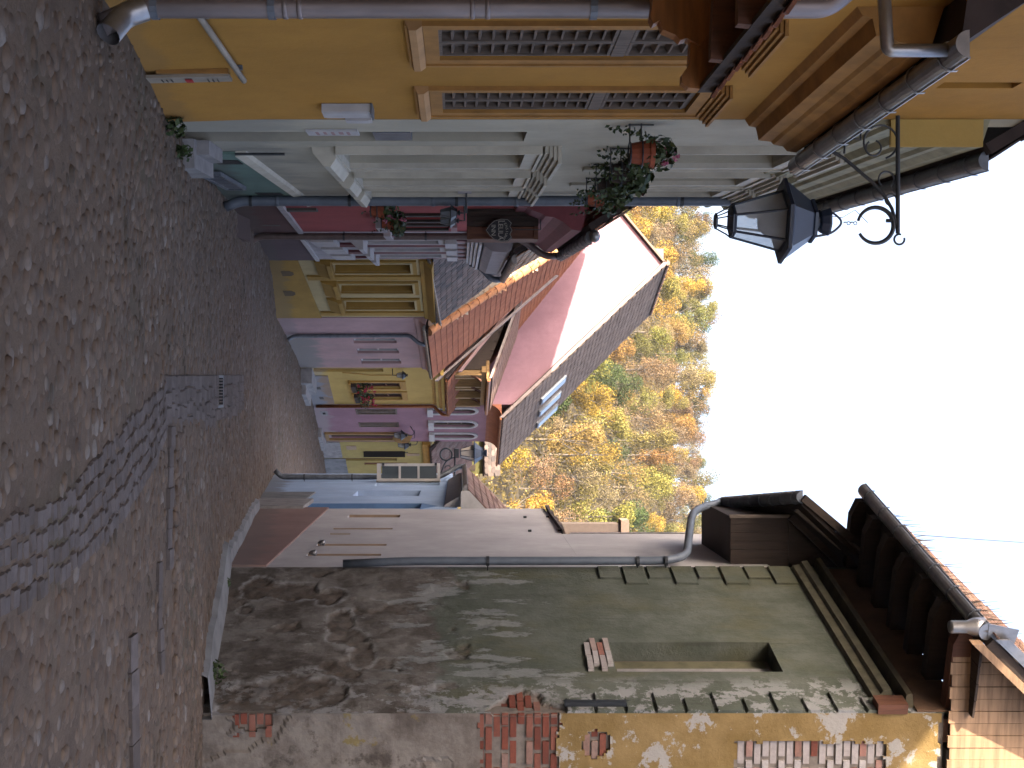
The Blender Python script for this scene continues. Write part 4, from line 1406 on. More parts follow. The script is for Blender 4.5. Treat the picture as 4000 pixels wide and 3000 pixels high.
# ================================================================== striped house
fS = F((-2.62, 22.02), (-2.83, 29.0), 'L')
hS = thing('house', 'narrow white house with burgundy vertical stripes and purple brown plinth', 'house', (-2.7, 25, G(25)), 'old town houses along the street')
sw = [(fS.hit(930), fS.hit(944)), (fS.hit(960), fS.hit(973)), (fS.hit(986), fS.hit(997))]
holes = [(a, b, E - 1.75, E - .4, .2) for a, b in sw]
part('wall', wall(fS, 0, fS.L, -3.4, E + .5, holes, 5.0), m_strw, hS)
mb = MB(); mb.prism([fS.p(0, -3.4, .03), fS.p(fS.L, -3.4, .03), fS.p(fS.L, E - 3.28, .03), fS.p(0, E - 2.83, .03)], fS.n3 * -.026); part('plinth', mb, m_strd, hS)
mb = MB(); mb.prism([fS.p(0, E - 2.83, .004), fS.p(fS.L, E - 3.28, .004), fS.p(fS.L, E - 3.2, .004), fS.p(0, E - 2.75, .004)], fS.n3 * .05); part('plinth_band', mb, m_white, hS)
for (a, b) in sw:
    w_ = window(fS, hS, a, b, E - 1.75, E - .4, .18, m_white, m_glass, (1, 1))
    s_ = MB(); fS.prof(s_, [(0, E - 2.05), (.1, E - 1.98), (.22, E - 1.85), (.22, E - 1.77), (0, E - 1.77)], a - .12, b + .12); part('sill', s_, m_white, w_)
    s_ = MB(); frame(fS, s_, a - .12, b + .12, E - 1.76, E - .3, .115, .002, .05, wb=.008); part('surround', s_, m_white, w_)
    s_ = MB(); fS.box(s_, a - .16, b + .16, E - .29, E - .08, 0, .12); part('head_moulding', s_, m_white, w_)
    for q in (a - .42, b + .18):
        mb = MB(); fS.box(mb, q, q + .22, E - 2.7, E - .2, .002, .045); part('stripe', mb, m_burg, hS)
    mb = MB(); fS.box(mb, a - .2, b + .2, E - 2.72, E - 2.3, .003, .09); part('base_block', mb, m_white, hS)
for k in range(4):
    mb = MB(); fS.box(mb, 0, fS.L, E + .12 + .065 * k, E + .172 + .065 * k, 0, .1 + .045 * k); part('cornice_moulding', mb, m_white, hS)
for k in range(6):
    mb = MB(); u = .4 + k * 1.15; fS.box(mb, u, u + .35, E - .06, E + .11, .0, .04); part('frieze_block', mb, m_pinks, hS)
mb = MB(); fS.prof(mb, [(0, E + .39), (.24, E + .40), (.34, E + .55), (.36, E + .8), (.3, E + .88), (0, E + .95)], 0, fS.L); part('eave_cove', mb, plain('grey_lilac_cove', (.36, .33, .34), .85, .2, 4), hS)
gutter(fS.p(.15, E + .97, .46), fS.p(fS.L - .02, E + .97, .46), fS.n3, .09, m_zinc, hS, 13)
ge = fS.p(fS.L - .1, E + .9, .47)
downpipe(hS, [ge, ge + V((0, 0, -.2)), fS.p(fS.L - .15, E + .45, .2), fS.p(fS.L - .15, E + .2, .1)], .07, m_zincd, (), .1)
mb = MB(); mb.tube(round_path([P(935, 1700, 23.4), P(940, 1832, 23.4), P(945, 1925, 23.4), P(995, 1932, 25.5), P(1005, 1990, 26)], .1), .02, 6); part('burgundy_pipe', mb, m_burg, hS)
roof(hS, [fS.p(0, E + .95, .4), fS.p(fS.L, E + .95, .4), fS.p(fS.L, E + 7.4, -3.3), fS.p(0, E + 7.4, -3.3)], m_roofbase, m_tile_lt, .18, .2, .36, maxn=150)
gab = MB()
for u in (.02, fS.L - .05):
    gab.prism([fS.p(u, E + .5, .03), fS.p(u, E + 1.42, .03), fS.p(u, E + 7.35, -3.3), fS.p(u, E + .5, -5)], fS.d3 * .03)
part('gable_wall', gab, m_strw, hS)
mb = MB(); fS.box(mb, fS.L - .3, fS.L + .3, -4, E - .8, -5, -.8); part('party_wall', mb, m_strw, hS)

# ================================================================== cream yellow house
fD = F((-2.83, 29.02), (-1.755, 33.5), 'L')
hD = thing('house', 'cream yellow house with three deep mustard windows and dark tiled roof', 'house', (-2.4, 31, G(31)), 'old town houses along the street')
dw = [(fD.hit(1024), fD.hit(1060)), (fD.hit(1105), fD.hit(1139)), (fD.hit(1170), fD.hit(1202))]
zb_, zt_ = E - 2.93, E - 1.17
part('wall', wall(fD, 0, fD.L, -4, E - .62, [(a, b, zb_, zt_, .24) for a, b in dw], 5.0), m_midy, hD)
vents = [(1053, 1072), (1130, 1150)]
mb = MB(); mb.prism([fD.p(0, -4, .035), fD.p(fD.L, -4, .035), fD.p(fD.L, E - 3.64, .035), fD.p(0, E - 3.70, .035)], fD.n3 * -.03); part('plinth', mb, m_midt, hD)
for Xa, Xb in vents:
    mb = MB(); u0, u1 = fD.hit(Xa), fD.hit(Xb)
    g = fD.g(u0)
    pts = [(u0, g + .22), (u1, g + .22), (u1, g + .42), ((u0 * .3 + u1 * .7), g + .5), ((u0 * .7 + u1 * .3), g + .5), (u0, g + .42)]
    mb.prism([fD.p(u, z, .037) for u, z in pts], fD.n3 * .004); part('vent_opening', mb, plain('vent_shade_board', (.14, .09, .04), .9, .2, 5) if 'vent_shade_board' not in bpy.data.materials else bpy.data.materials['vent_shade_board'], hD)
for a, b in dw:
    w_ = window(fD, hD, a, b, zb_, zt_, .22, m_white, m_glass, (1, 1), .05)
    s_ = MB()
    for (p, q, r0, r1) in ((b - .006, b - .001, zb_, zt_), (a + .001, a + .006, zb_, zt_)):
        fD.box(s_, p, q, r0 + .004, r1 - .004, -.2, -.002)
    fD.box(s_, a + .007, b - .007, zt_ - .006, zt_ - .001, -.2, -.002)
    part('reveal_paint', s_, m_midt, w_)
    s_ = MB(); frame(fD, s_, a - .14, b + .14, zb_ - .02, zt_ + .15, .135, .001, .045, wb=.015); part('surround', s_, m_midt, w_)
    s_ = MB(); frame(fD, s_, a - .06, b + .06, zb_ - .001, zt_ + .06, .055, .046, .06, wb=.001); part('inner_moulding', s_, m_midy, w_)
    s_ = MB(); fD.prof(s_, [(0, zb_ - .42), (.05, zb_ - .40), (.12, zb_ - .16), (.16, zb_ - .12), (.16, zb_ - .03), (0, zb_ - .03)], a - .17, b + .17); part('sill', s_, m_midt, w_)
for X in (1081, 1221):
    u = fD.hit(X); mb = MB(); fD.box(mb, u - .13, min(u + .13, fD.L), E - 3.62, E - .95, .001, .05); part('pilaster', mb, m_midt, hD)
mb = MB(); fD.prof(mb, [(0, E - .96), (.05, E - .94), (.06, E - .85), (.2, E - .72), (.26, E - .66), (0, E - .6)], 0, fD.L); part('cornice', mb, m_midt, hD)
gutter(P(1010, 1681, 28.85), P(1262, 1724, 33.25), fD.n3, .075, m_zinc, hD, 12)
ea, eb = P(1006, 1690, 28.8), P(1264, 1730, 33.2)
eb.z = ea.z
upv = V((-fD.n3.x, -fD.n3.y, 1.25))
roof(hD, [ea, eb, eb + upv * 3.6, ea + upv * 3.6], m_roofbase, m_tile_dark, .17, .17, .34)
mb = MB(); mb.prism([eb, eb + upv * 3.6, eb + upv * 3.6 + V((0, 0, -.12)), eb + V((0, 0, -.12))], fD.d3 * .03); part('verge', mb, m_flash, hD)
gab = MB(); gab.prism([fD.p(fD.L - .03, E - .7, 0), fD.p(fD.L - .03, E + 3.5, -3.6), fD.p(fD.L - .03, E - .7, -5)], fD.d3 * .03); part('gable_wall', gab, m_midy, hD)

# ================================================================== small pink house
fP = F((-1.755, 33.52), (-.51, 40.0), 'L')
hP = thing('house', 'small dusty pink house with grey peeled foot and orange roof', 'house', (-1.1, 36, G(36)), 'old town houses along the street')
pw = []
for (Xa, Xb, Ha, Hb) in ((1323, 1341, 1384, 1551), (1362, 1380, 1397, 1560), (1402, 1420, 1411, 1569)):
    a, z0 = fP.uz(Xa, Ha); b, _ = fP.uz(Xb, Ha); _, z1 = fP.uz(Xa, Hb)
    pw.append((a, b, E - 3.05, E - 1.83))
part('wall', wall(fP, 0, fP.L, -4, E - .9, [w + (.15,) for w in pw], 5.0), m_pinks, hP)
for a, b, z0, z1 in pw:
    window(fP, hP, a, b, z0, z1, .13, m_white, m_glass, (0, 1), .05)
us_ = fP.hit(1306)
mb = MB(); fP.box(mb, .01, us_, G(34) - .3, E - 1.25, .001, .02); part('painted_bay', mb, plaster('rose_pink_paint', (.52, .34, .34), (.3, .25, .25), .5, -1.0, -.058, .5, .1, 21), hP)
mb = MB(); fP.prof(mb, [(0, E - 1.22), (.05, E - 1.2), (.06, E - 1.1), (.16, E - 1.0), (.2, E - .93), (0, E - .88)], 0, fP.L); part('cornice', mb, m_pinks, hP)
gutter(fP.p(0.0, E - .93, .30), fP.p(fP.L, E - .9, .30), fP.n3, .08, m_zinc, hP, 14)
u = fP.hit(1311, .08)
downpipe(hP, [fP.p(u, E - .98, .34), fP.p(u, E - 1.15, .3), fP.p(u - .05, E - 1.4, .09), fP.p(u, G(35.5) + .25, .09), fP.p(u, G(35.5) + .08, .2)], .055, m_zincd, [(fP.p(u, z, .09), fP.n3) for z in (E - 3.6, E - 2.4)], .1)
SL = 1.12
def slope_pt(f, X, H, o, zeave):
    """where the ray through (X, H) meets the roof plane rising from the eave line at offset o"""
    d = P(X, H, 1.0) - V((0, 0, E))
    # plane: z = zeave + SL * (o - n)   with n = (p - A).n
    n0 = (V((0, 0)) - f.A).dot(f.n)
    nd = d.x * f.n.x + d.y * f.n.y
    tt = (zeave + SL * (o - n0) - E) / (d.z + SL * nd)
    return V((0, 0, E)) + d * tt
ze = E - .86
E0 = fP.p(fP.hit(1297, .38), ze, .38); E1 = fP.p(fP.hit(1473, .38), ze, .38)
hipA = slope_pt(fP, 1010, 2130, .38, ze); hipB = slope_pt(fP, 930, 2240, .38, ze)
hd = (hipA - E0)
# keep the hip straight
hipB = E0 + hd * 1.45
t1 = (hipB.z - ze) / SL
R1 = E1 - fP.n3 * t1 + V((0, 0, t1 * SL))
roof(hP, [E0, E1, R1, hipB], m_roofbase, m_tile_or, .21, .21, .4, style='pan', t=.034)
ridge(hP, E0 + V((0, 0, .03)), hipB + V((0, 0, .03)), .11, m_ridge_or, .42)
# hip end facing the camera
hx_ = -fP.n3
lowL = E0 + hx_ * 3.9
roof(hP, [lowL, E0, hipB, hipB + hx_ * .3 + V((0, 0, 0))], m_roofbase, m_tile_lt, .19, .19, .36)
mb = MB(); a_ = fP.p(fP.L + .02, ze + .05, .4); b_ = a_ - fP.n3 * 3.4 + V((0, 0, 3.4 * SL)); mb.prism([a_, b_, b_ + V((0, 0, .1)), a_ + V((0, 0, .1))], fP.d3 * .16); part('verge_mortar', mb, m_flash, hP)

# ================================================================== light yellow house
fL = F((-.51, 40.02), (.71, 44.5), 'L')
SL = .776
hL = thing('house', 'light yellow house with red window flowers, copper downpipe and a timber dormer', 'house', (.1, 42, G(42)), 'old town houses along the street')
lw = []
for (Xa, Xb) in ((1491, 1515), (1532, 1556)):
    lw.append((fL.hit(Xa), fL.hit(Xb), E - 3.42, E - 2.0))
du0, du1 = fL.hit(1438), fL.hit(1452)
part('wall', wall(fL, 0, fL.L, -4, E - .55, [w + (.12,) for w in lw] + [(du0, du1, E - 4.65, E - 2.45, .15)], 5.0), m_ly, hL)
for k, (a, b, z0, z1) in enumerate(lw):
    w_ = window(fL, hL, a, b, z0, z1, .1, m_wood_r, m_glass, (1, 2), .045)
    s_ = MB(); frame(fL, s_, a - .13, b + .13, z0 - .16, z1 + .2, .125, .001, .045, wb=.155, wt=.19); part('surround', s_, m_lyt, w_)
    s_ = MB(); fL.box(s_, a - .17, b + .17, z0 - .22, z0 - .165, 0, .13); part('sill', s_, m_lyt, w_)
    fb = thing('flower_box', 'red geraniums on the ' + ('nearer' if k == 0 else 'farther') + ' window sill of the light yellow house', 'flower box', fL.p((a + b) / 2, z0, .1), 'red geraniums on the light yellow house')
    q = MB(); fL.box(q, a + .02, b - .02, z0 - .16, z0 + .0, .05, .18); part('box', q, m_wood_d, fb)
    q = MB(); leaves(q, 260, fL.p((a + b) / 2, z0 + .2, .14), (b - a) * .45, (b - a) * .45, .28, .08); part('foliage', q, m_leaf, fb)
    q = MB()
    for i in range(14):
        c = fL.p(random.uniform(a, b), z0 + random.uniform(.05, .65), random.uniform(.14, .3)); leaves(q, 14, c, .07, .07, .06, .06)
    part('blossom', q, m_petal, fb)
mb = MB(); fL.box(mb, du0 + .003, du1 - .003, E - 4.64, E - 2.46, -.13, -.08); dd = part('door', mb, m_wood_y, hL)
mb = MB(); fL.box(mb, du0 + .05, du1 - .05, E - 3.4, E - 2.6, -.08, -.065); part('door_panel', mb, m_wood_y, dd)
mb = MB(); fL.box(mb, 0.02, fL.L * .3, -4, E - 4.65, .01, .5); part('step', mb, m_conc, hL)
mb = MB(); fL.box(mb, 0.25, fL.L * .3 + .3, -4, E - 4.85, .01, .8); part('step', mb, m_conc, hL)
mb = MB(); mb.prism([fL.p(.9, -4, .03), fL.p(fL.L, -4, .03), fL.p(fL.L, E - 4.38, .03), fL.p(.9, E - 4.25, .03)], fL.n3 * -.026); part('plinth', mb, plaster('peach_grey_plinth', (.42, .3, .22), (.3, .32, .36), .8, -1.93, -.035, 1.1, .3, 23, patch=(.3, .33, .38), patch_amt=.9), hL)
for X in (1508, 1547):
    mb = MB(); u, z = fL.uz(X, 1230); g = fL.g(u); fL.box(mb, u, u + .3, g + .28, g + .42, .031, .036); part('vent_slot', mb, m_slot, hL)
mb = MB(); mb.tube(round_path([fL.p(fL.hit(1452), E - 3.75, .03), fL.p(fL.hit(1456), E - 3.3, .03), fL.p(fL.hit(1462), E - 2.9, .03), fL.p(fL.hit(1462), E - 1.95, .03), fL.p(fL.hit(1452), E - 1.95, .03)], .03), .015, 6); part('cable_duct', mb, m_lyt, hL)
for k in range(4):
    mb = MB(); fL.box(mb, 0, fL.L, E - .93 + .1 * k, E - .84 + .1 * k, .001, .04 + .06 * k + (.03 if k % 2 else 0)); part('cornice_moulding', mb, m_lyt if k % 2 == 0 else m_ly, hL)
ye = E - .42
gutter(fL.p(.1, ye, .38), fL.p(fL.L + .05, ye, .38), fL.n3, .07, m_copper, hL, 9)
uc = fL.L - .08
downpipe(hL, [fL.p(uc, ye - .05, .40), fL.p(uc, ye - .2, .4), fL.p(uc, E - .95, .09), fL.p(uc, G(44.4) + .1, .09)], .055, m_copper, [(fL.p(uc, z, .09), fL.n3) for z in (E - 4.2, E - 2.8, E - 1.4)], .08)
a_, b_ = fL.p(0, ye, .36), fL.p(fL.L, ye, .36)
k_ = 7.4
roof(hL, [a_, b_, b_ - fL.n3 * k_ + V((0, 0, k_ * SL)), a_ - fL.n3 * k_ + V((0, 0, k_ * SL))], m_roofbase, m_tile_or, .21, .21, .4, style='pan', t=.034)
# long timber dormer
dm = MB()
uA, uB = .28, fL.L - .25
zf, zd, wm_ = E - .10, E + .82, 2.35
for i in range(16):     # shingles of the near cheek
    z0 = zf + i * .115
    if i == 0: ck = None
    w0 = max(0.0, (z0 - zf) / SL) if z0 > zf else 0
    w0 = (z0 - zf) / SL + .04
    wtop = wm_ if z0 < zd else wm_
    ws = .02 if z0 + .11 < zd else (z0 + .11 - zd) / .374 + .05
    if ws < w0:
        b = MB()
        b.obox(fL.p(uA - .012 - .006 * (i % 2), z0, -ws), -fL.n3 * (w0 + .15 - ws), V((0, 0, .113)), fL.d3 * .03)
        if ck is None:
            ck = part('dormer', b, m_wood_d, hL, label='timber dormer with dark shingled cheek and honey brown posts')
        else:
            part('shingle_course', b, m_wood_d, ck)
b = MB(); b.prism([fL.p(uA + .03, zf, -.05), fL.p(uA + .03, zd, -.05), fL.p(uA + .03, zd + .374 * wm_, -wm_)], fL.d3 * .03); part('cheek', b, m_wood_d, ck)
for i, u in enumerate((uA + .1, uA + .4, uA + 1.5, uA + 1.8, uA + 2.9, uB - .1)):
    b = MB(); fL.box(b, u - .08, u + .08, zf - .08, zd - .16, -.1, .16); part('post', b, m_wood_y, ck)
    if i % 2: continue
    b = MB(); b.prism([fL.p(u - .04, zd - .5, .162), fL.p(u - .04, zd - .38, .162), fL.p(u - .04, zd - .17, .36), fL.p(u - .04, zd - .17, .28)], fL.d3 * .08); part('brace', b, m_wood_r, ck)
for i in range(3):
    u0 = uA + .2 + i * 1.25
    b = MB(); fL.rect(b, u0, u0 + 1.0, zf - .02, zd - .2, -.06); part('pane', b, m_glass, ck)
b = MB(); fL.box(b, uA - .05, uB + .05, zd - .16, zd - .02, -.12, .08); part('beam', b, m_wood_y, ck)
for i in range(10):
    u = uA + i * (uB - uA) / 9
    b = MB(); fL.box(b, u - .05, u + .05, zd - .01, zd + .08, -.3, .3); part('rafter', b, m_wood_y, ck)
gutter(fL.p(uA - .1, zd + .04, .34), fL.p(uB + .15, zd + .04, .34), fL.n3, .06, m_copper, ck, 5) if False else None
g_ = MB(); g_.tube([fL.p(uA - .15, zd + .06, .36), fL.p(uB + .15, zd + .06, .36)], .06, 10); part('gutter', g_, m_copper, ck)
p0, p1 = fL.p(uA - .12, zd + .10, .3), fL.p(uB + .1, zd + .10, .3)
hk = 2.75
b = MB(); b.prism([p0, p1, p1 - fL.n3 * hk + V((0, 0, hk * .36)), p0 - fL.n3 * hk + V((0, 0, hk * .36))], V((0, 0, .04))); part('dormer_roof', b, m_roofbase, ck)
tm = tile_mesh('tile', .2, .38, .016, m_tile_rb, 'beaver')
exd = fL.d3; eyd = (-fL.n3 + V((0, 0, .36))).normalized(); nzd = exd.cross(eyd)
if nzd.z < 0: exd = -exd; nzd = exd.cross(eyd)
M0 = Matrix(((exd.x, eyd.x, nzd.x, 0), (exd.y, eyd.y, nzd.y, 0), (exd.z, eyd.z, nzd.z, 0), (0, 0, 0, 1)))
for j in range(12):
    for i in range(20):
        q = p0 + fL.d3 * (.1 + .21 * i + (.1 if j % 2 else 0)) + eyd * (.235 * j) + nzd * .05
        if i * .21 < uB - uA + .1:
            inst('tile', tm, ck, Matrix.Translation(q) @ M0)
b = MB(); b.prism([p0 + V((0, 0, .05)), p0 - fL.n3 * hk + V((0, 0, hk * .36 + .05)), p0 - fL.n3 * hk + V((0, 0, hk * .36 - .03)), p0 + V((0, 0, -.03))], fL.d3 * -.03); part('verge_board', b, m_flash, ck)
# pale bargeboard along the near foot of the dormer cheek
b = MB(); q0 = fL.p(uA - .12, zf + .02, .1); q1 = fL.p(uA - .12, zf + .02 + SL * 2.5, -2.4); b.prism([q0, q1, q1 + V((0, 0, .1)), q0 + V((0, 0, .1))], fL.d3 * -.12); part('apron_flashing', b, m_pinks, ck)
w_ = thing('wall_lantern', 'small black lantern on the light yellow wall above the doorway', 'lantern', fL.p(fL.hit(1462), E - 1.9, .2), 'small wall lanterns')
c = fL.p(fL.hit(1466, .22), E - 2.0, .22)
lantern(w_, c, .17, m_iron, m_lampg, cage=False)
mb = MB(); mb.tube([c + V((0, 0, -.02)), c + V((0, 0, -.14)), c + V((0, 0, -.14)) - fL.n3 * .21], .014, 6); part('bracket', mb, m_iron, w_)

# ================================================================== old rose gabled house
fK = F((.71, 44.52), (2.18, 48.5), 'L')
hK = thing('house', 'tall old rose house with sunlit gable, arched upper windows and big brown roof', 'house', (1.4, 46, G(46)), 'old town houses along the street')
kw, ka = [], []
for (Xa, Xb) in ((1597, 1618), (1650, 1667)):
    kw.append((fK.hit(Xa), fK.hit(Xb), E - 3.72, E - 2.25))
for (Xa, Xb) in ((1594, 1613), (1645, 1667), (1692, 1709)):
    ka.append((fK.hit(Xa), fK.hit(Xb), E - .98, E + .52))
kd = (fK.hit(1692), fK.hit(1711), E - 4.85, E - 2.45)
part('wall', wall(fK, 0, fK.L, -4.2, E + 1.0, [w + (.14,) for w in kw + ka] + [kd + (.15,)], .6, ins=.008), m_pink, hK)
B3 = -fK.n3
def gp(w, z, k=0.0): 
    q = fK.A - fK.n * w - fK.d * k
    return V((q.x, q.y, z))
PK = 5.38
zpk, zev = E + 7.45, E + 1.45
s1 = (zpk - zev) / (PK + .52)
s2 = .70
mb = MB(); mb.prism([gp(.0, -4.2), gp(0, zev + s1 * .52 - .14), gp(PK, zpk - .14), gp(11.5, zpk - .14 - s2 * (11.5 - PK)), gp(11.5, -4.2)], fK.d3 * .3); part('gable_wall', mb, m_pink, hK)
mb = MB(); mb.prism([gp(.3, -4.2, -fK.L + .3), gp(.3, zev + .3, -fK.L + .3), gp(PK, zpk - .2, -fK.L + .3), gp(11.5, zpk - .14 - s2 * (11.5 - PK), -fK.L + .3), gp(11.5, -4.2, -fK.L + .3)], fK.d3 * .2); part('unseen_rear_gable', mb, m_pink, hK)
# cove under the eave
cove = []
for i in range(9):
    a = pi / 2 * i / 8
    cove.append((.002 + .5 * (1 - cos(a)), E + .92 + .5 * sin(a)))
cove += [(0.002, E + 1.42)]
mb = MB(); fK.prof(mb, cove, -.02, fK.L); part('eave_cove', mb, m_cove, hK)
le = fK.L + .15
ev0, ev1 = fK.p(-.14, zev, .54), fK.p(5.5, zev, .54)
rd0, rd1 = gp(PK, zpk, .14), gp(PK, zpk, -4.5)
roof(hK, [ev0, ev1, rd1, rd0], m_roofbase, m_tile_br, .19, .22, .40, t=.03, thick=.12)
lf0 = gp(11.5, zpk - s2 * (11.5 - PK), .14); lf1 = gp(11.5, zpk - s2 * (11.5 - PK), -4.5)
mb = MB(); mb.prism([rd0, rd1, lf1, lf0], V((0, 0, -.1))); part('roof', mb, m_tile_br, hK)
mb = MB(); q0, q1 = ev0 + V((0, 0, .02)), rd0 + V((0, 0, .02)); mb.prism([q0, q1, q1 + V((0, 0, -.14)), q0 + V((0, 0, -.14))], fK.d3 * -.03); part('verge_board', mb, m_flash, hK)
ridge(hK, rd0 + V((0, 0, .02)), rd1 + V((0, 0, .02)), .11, m_tile_rb, .4)
gutter(ev0 + V((0, 0, -.04)), ev1 + V((0, 0, -.04)), fK.n3, .07, m_copper, hK, 8)
# three long skylights
ex_ = fK.d3; ey_ = (rd0 - ev0); ey_ = (ey_ - ex_ * ey_.dot(ex_)).normalized(); nz_ = ex_.cross(ey_)
if nz_.z < 0: nz_ = -nz_
def on_roof(X, H):
    d = P(X, H, 1.0) - V((0, 0, E)); tt = (ev0 - V((0, 0, E))).dot(nz_) / d.dot(nz_); return V((0, 0, E)) + d * tt
for (Xa, Ha, Xb, Hb) in ((1551, 2108, 1462, 2204), (1600, 2100, 1513, 2186), (1647, 2092, 1562, 2174)):
    a_ = on_roof(Xa, Ha); b_ = on_roof(Xb, Hb)
    ln = (b_ - a_).dot(ey_)
    mb = MB(); mb.obox(a_ + nz_ * .0, ex_ * .62, ey_ * ln, nz_ * .13); sk = part('skylight', mb, m_zincd, hK)
    mb = MB(); mb.obox(a_ + nz_ * .131 + ex_ * .05 + ey_ * .05, ex_ * .52, ey_ * (ln - .1), nz_ * .012); part('pane', mb, glass('skylight_glass', (.12, .16, .2), .12) if 'skylight_glass' not in bpy.data.materials else bpy.data.materials['skylight_glass'], sk)
for a, b, z0, z1 in kw:
    w_ = window(fK, hK, a, b, z0, z1, .1, m_wood_g, m_glass, (1, 0), .05)
    for (l0, l1) in ((a + .01, (a + b) / 2 - .01), ((a + b) / 2 + .01, b - .01)):
        s_ = MB(); frame(fK, s_, l0, l1, z0 + .01, z1 - .01, .05, -.04, .02)
        for k in range(9):
            zc = z0 + .08 + (z1 - z0 - .16) * k / 9
            s_.obox(fK.p(l0 + .05, zc, -.03), fK.d3 * (l1 - l0 - .1), V((0, 0, .06)) + fK.n3 * -.02, fK.n3 * .015)
        part('shutter', s_, m_wood_g, w_)
for a, b, z0, z1 in ka:
    w_ = window(fK, hK, a, b, z0, z1, .12, m_wood_g, m_glass, (1, 2), .05)
    s_ = MB(); fK.box(s_, a - .12, b + .12, z0 - .2, z0 - .003, .001, .12); part('sill', s_, m_white, w_)
    # arched head: white ring and the wall filling the corners
    um, rr = (a + b) / 2, (b - a) / 2
    s_ = MB()
    ctr = z1 - rr * 1.0
    pr = lambda q, zz: fK.p(um + q, zz, .002)
    for i in range(10):
        a0, a1 = pi * i / 10, pi * (i + 1) / 10
        for r0, r1 in (((rr, rr * 1.0), (rr + .11, rr * 1.0 + .11)),):
            pts = [pr(cos(a0) * r0[0], ctr + sin(a0) * r0[1]), pr(cos(a0) * r1[0], ctr + sin(a0) * r1[1]), pr(cos(a1) * r1[0], ctr + sin(a1) * r1[1]), pr(cos(a1) * r0[0], ctr + sin(a1) * r0[1])]
            s_.prism(pts, fK.n3 * .05)
    for q in (a - .11, b):
        fK.box(s_, q, q + .11, z0, ctr, .002, .05)
    part('surround', s_, m_white, w_)
    s_ = MB()
    for sg_ in (-1, 1):
        pts = [fK.p(um + sg_ * rr, z1 - .001, -.01)] + [fK.p(um + sg_ * cos(pi / 2 * i / 6) * rr, ctr + sin(pi / 2 * i / 6) * rr, -.01) for i in range(7)]
        s_.prism(pts, fK.n3 * -.05)
    part('spandrel', s_, m_pink, w_)
mb = MB(); fK.box(mb, kd[0] + .003, kd[1] - .003, kd[2] + .003, kd[3] - .003, -.14, -.06); dd = part('door', mb, m_wood_d, hK)
mb = MB(); frame(fK, mb, kd[0] - .12, kd[1] + .12, kd[2] - .2, kd[3] + .12, .115, .001, .08); part('door_frame', mb, m_wood_y, hK)
mb = MB(); fK.box(mb, kd[0] - .6, kd[1] + .5, -4.2, E - 5.1, .01, .35); part('step', mb, m_conc, hK)
mb = MB(); u, z = fK.uz(1608, 1258); fK.box(mb, u - .05, u + .4, E - 4.97, E - 4.72, .001, .008); v_ = part('vent_patch', mb, m_conc, hK)
mb = MB(); fK.box(mb, u + .08, u + .28, E - 4.9, E - 4.8, .009, .012); part('vent_slot', mb, m_black, v_)
for k, X in enumerate((1700, 1740)):
    u = min(fK.hit(X, .35), fK.L + .5)
    w_ = thing('wall_lantern', ('black lantern above the old rose doorway, beside the carved trade sign', 'black lantern standing out before the yellow green house')[k], 'lantern', fK.p(u, E - 2.2, .35), 'small wall lanterns')
    c = fK.p(u, E - 2.42, .35) if k == 0 else P(1738, 1556, 48.4)
    lantern(w_, c, .24, m_iron, m_lampg, cage=False)
    q = c + V((0, 0, .47))
    mb = MB(); mb.tube(round_path([q, q + V((0, 0, .2)), q + V((0, 0, .26)) - fK.n3 * .1, q + V((0, 0, .1)) - fK.n3 * (.36 if k == 0 else .55)], .06), .014, 6); part('bracket', mb, m_iron, w_)
ts = thing('trade_sign', 'curved wooden trade sign hanging beside the old rose doorway lantern', 'sign', fK.p(fK.hit(1712, .3), E - 2.3, .3))
c = fK.p(fK.hit(1712, .32), E - 2.15, .32)
mb = MB(); mb.prism([c + V((x, 0, z)) for x, z in ((-.16, -.3), (.05, -.38), (.2, -.1), (.16, .25), (-.08, .38), (-.2, .1))], (0, .05, 0)); part('board', mb, m_wood_y, ts)
mb = MB(); mb.tube([c + V((0, 0, .34)), c + V((0, 0, .45)), c + V((0, 0, .45)) - fK.n3 * .35], .01, 5); part('hanger', mb, m_iron, ts)

# ================================================================== yellow green house at the end
fQ = F((2.19, 48.52), (4.6, 53.2), 'L')
hQ = thing('house', 'yellow green house with dark doorway closing the end of the street', 'house', (3, 51, G(51)), 'old town houses along the street')
qd = (fQ.hit(1790), fQ.hit(1800), E - 5.2, E - 2.5)
q2 = (fQ.hit(1807), fQ.hit(1816), E - 3.8, E - 2.1)
part('wall', wall(fQ, 0, fQ.L, -4.4, E - 1.15, [qd + (.15,), q2 + (.1,)], 4.0), m_yg, hQ)
mb = MB(); fQ.box(mb, .01, qd[0] - .1, -4.4, E - 4.6, .001, .03); part('plinth', mb, m_conc, hQ)
mb = MB(); fQ.box(mb, q2[0] - .4, fQ.L - .1, -4.4, E - 4.5, .001, .03); part('plinth', mb, m_lime, hQ)
mb = MB(); fQ.box(mb, qd[0] + .002, qd[1] - .002, qd[2], qd[3] - .002, -.14, -.08); part('door', mb, m_wood_r, hQ)
window(fQ, hQ, *q2, .08, m_wood_r, m_glass, (1, 3), .06)
sgn = thing('shutter_board', 'tall black hanging board in front of the yellow green house', 'sign board', P(1770, 1500, 49.5))
mb = MB(); mb.box(P(1752, 1420, 49.3), P(1786, 1582, 49.3) + V((0, .12, 0))); part('board', mb, m_black, sgn)
mb = MB(); mb.box(P(1750, 1425, 49.28), P(1766, 1575, 49.28) + V((0, .015, 0))); part('front_panel', mb, m_wood_d, sgn)
mb = MB(); mb.tube([P(1768, 1582, 49.36), P(1768, 1592, 49.36), P(1735, 1592, 49.6)], .02, 6); part('hanger', mb, m_iron, sgn)
mb = MB(); fQ.box(mb, 0, fQ.L, E - 1.45, E - 1.15, .001, .12); part('cornice', mb, m_lyt, hQ)
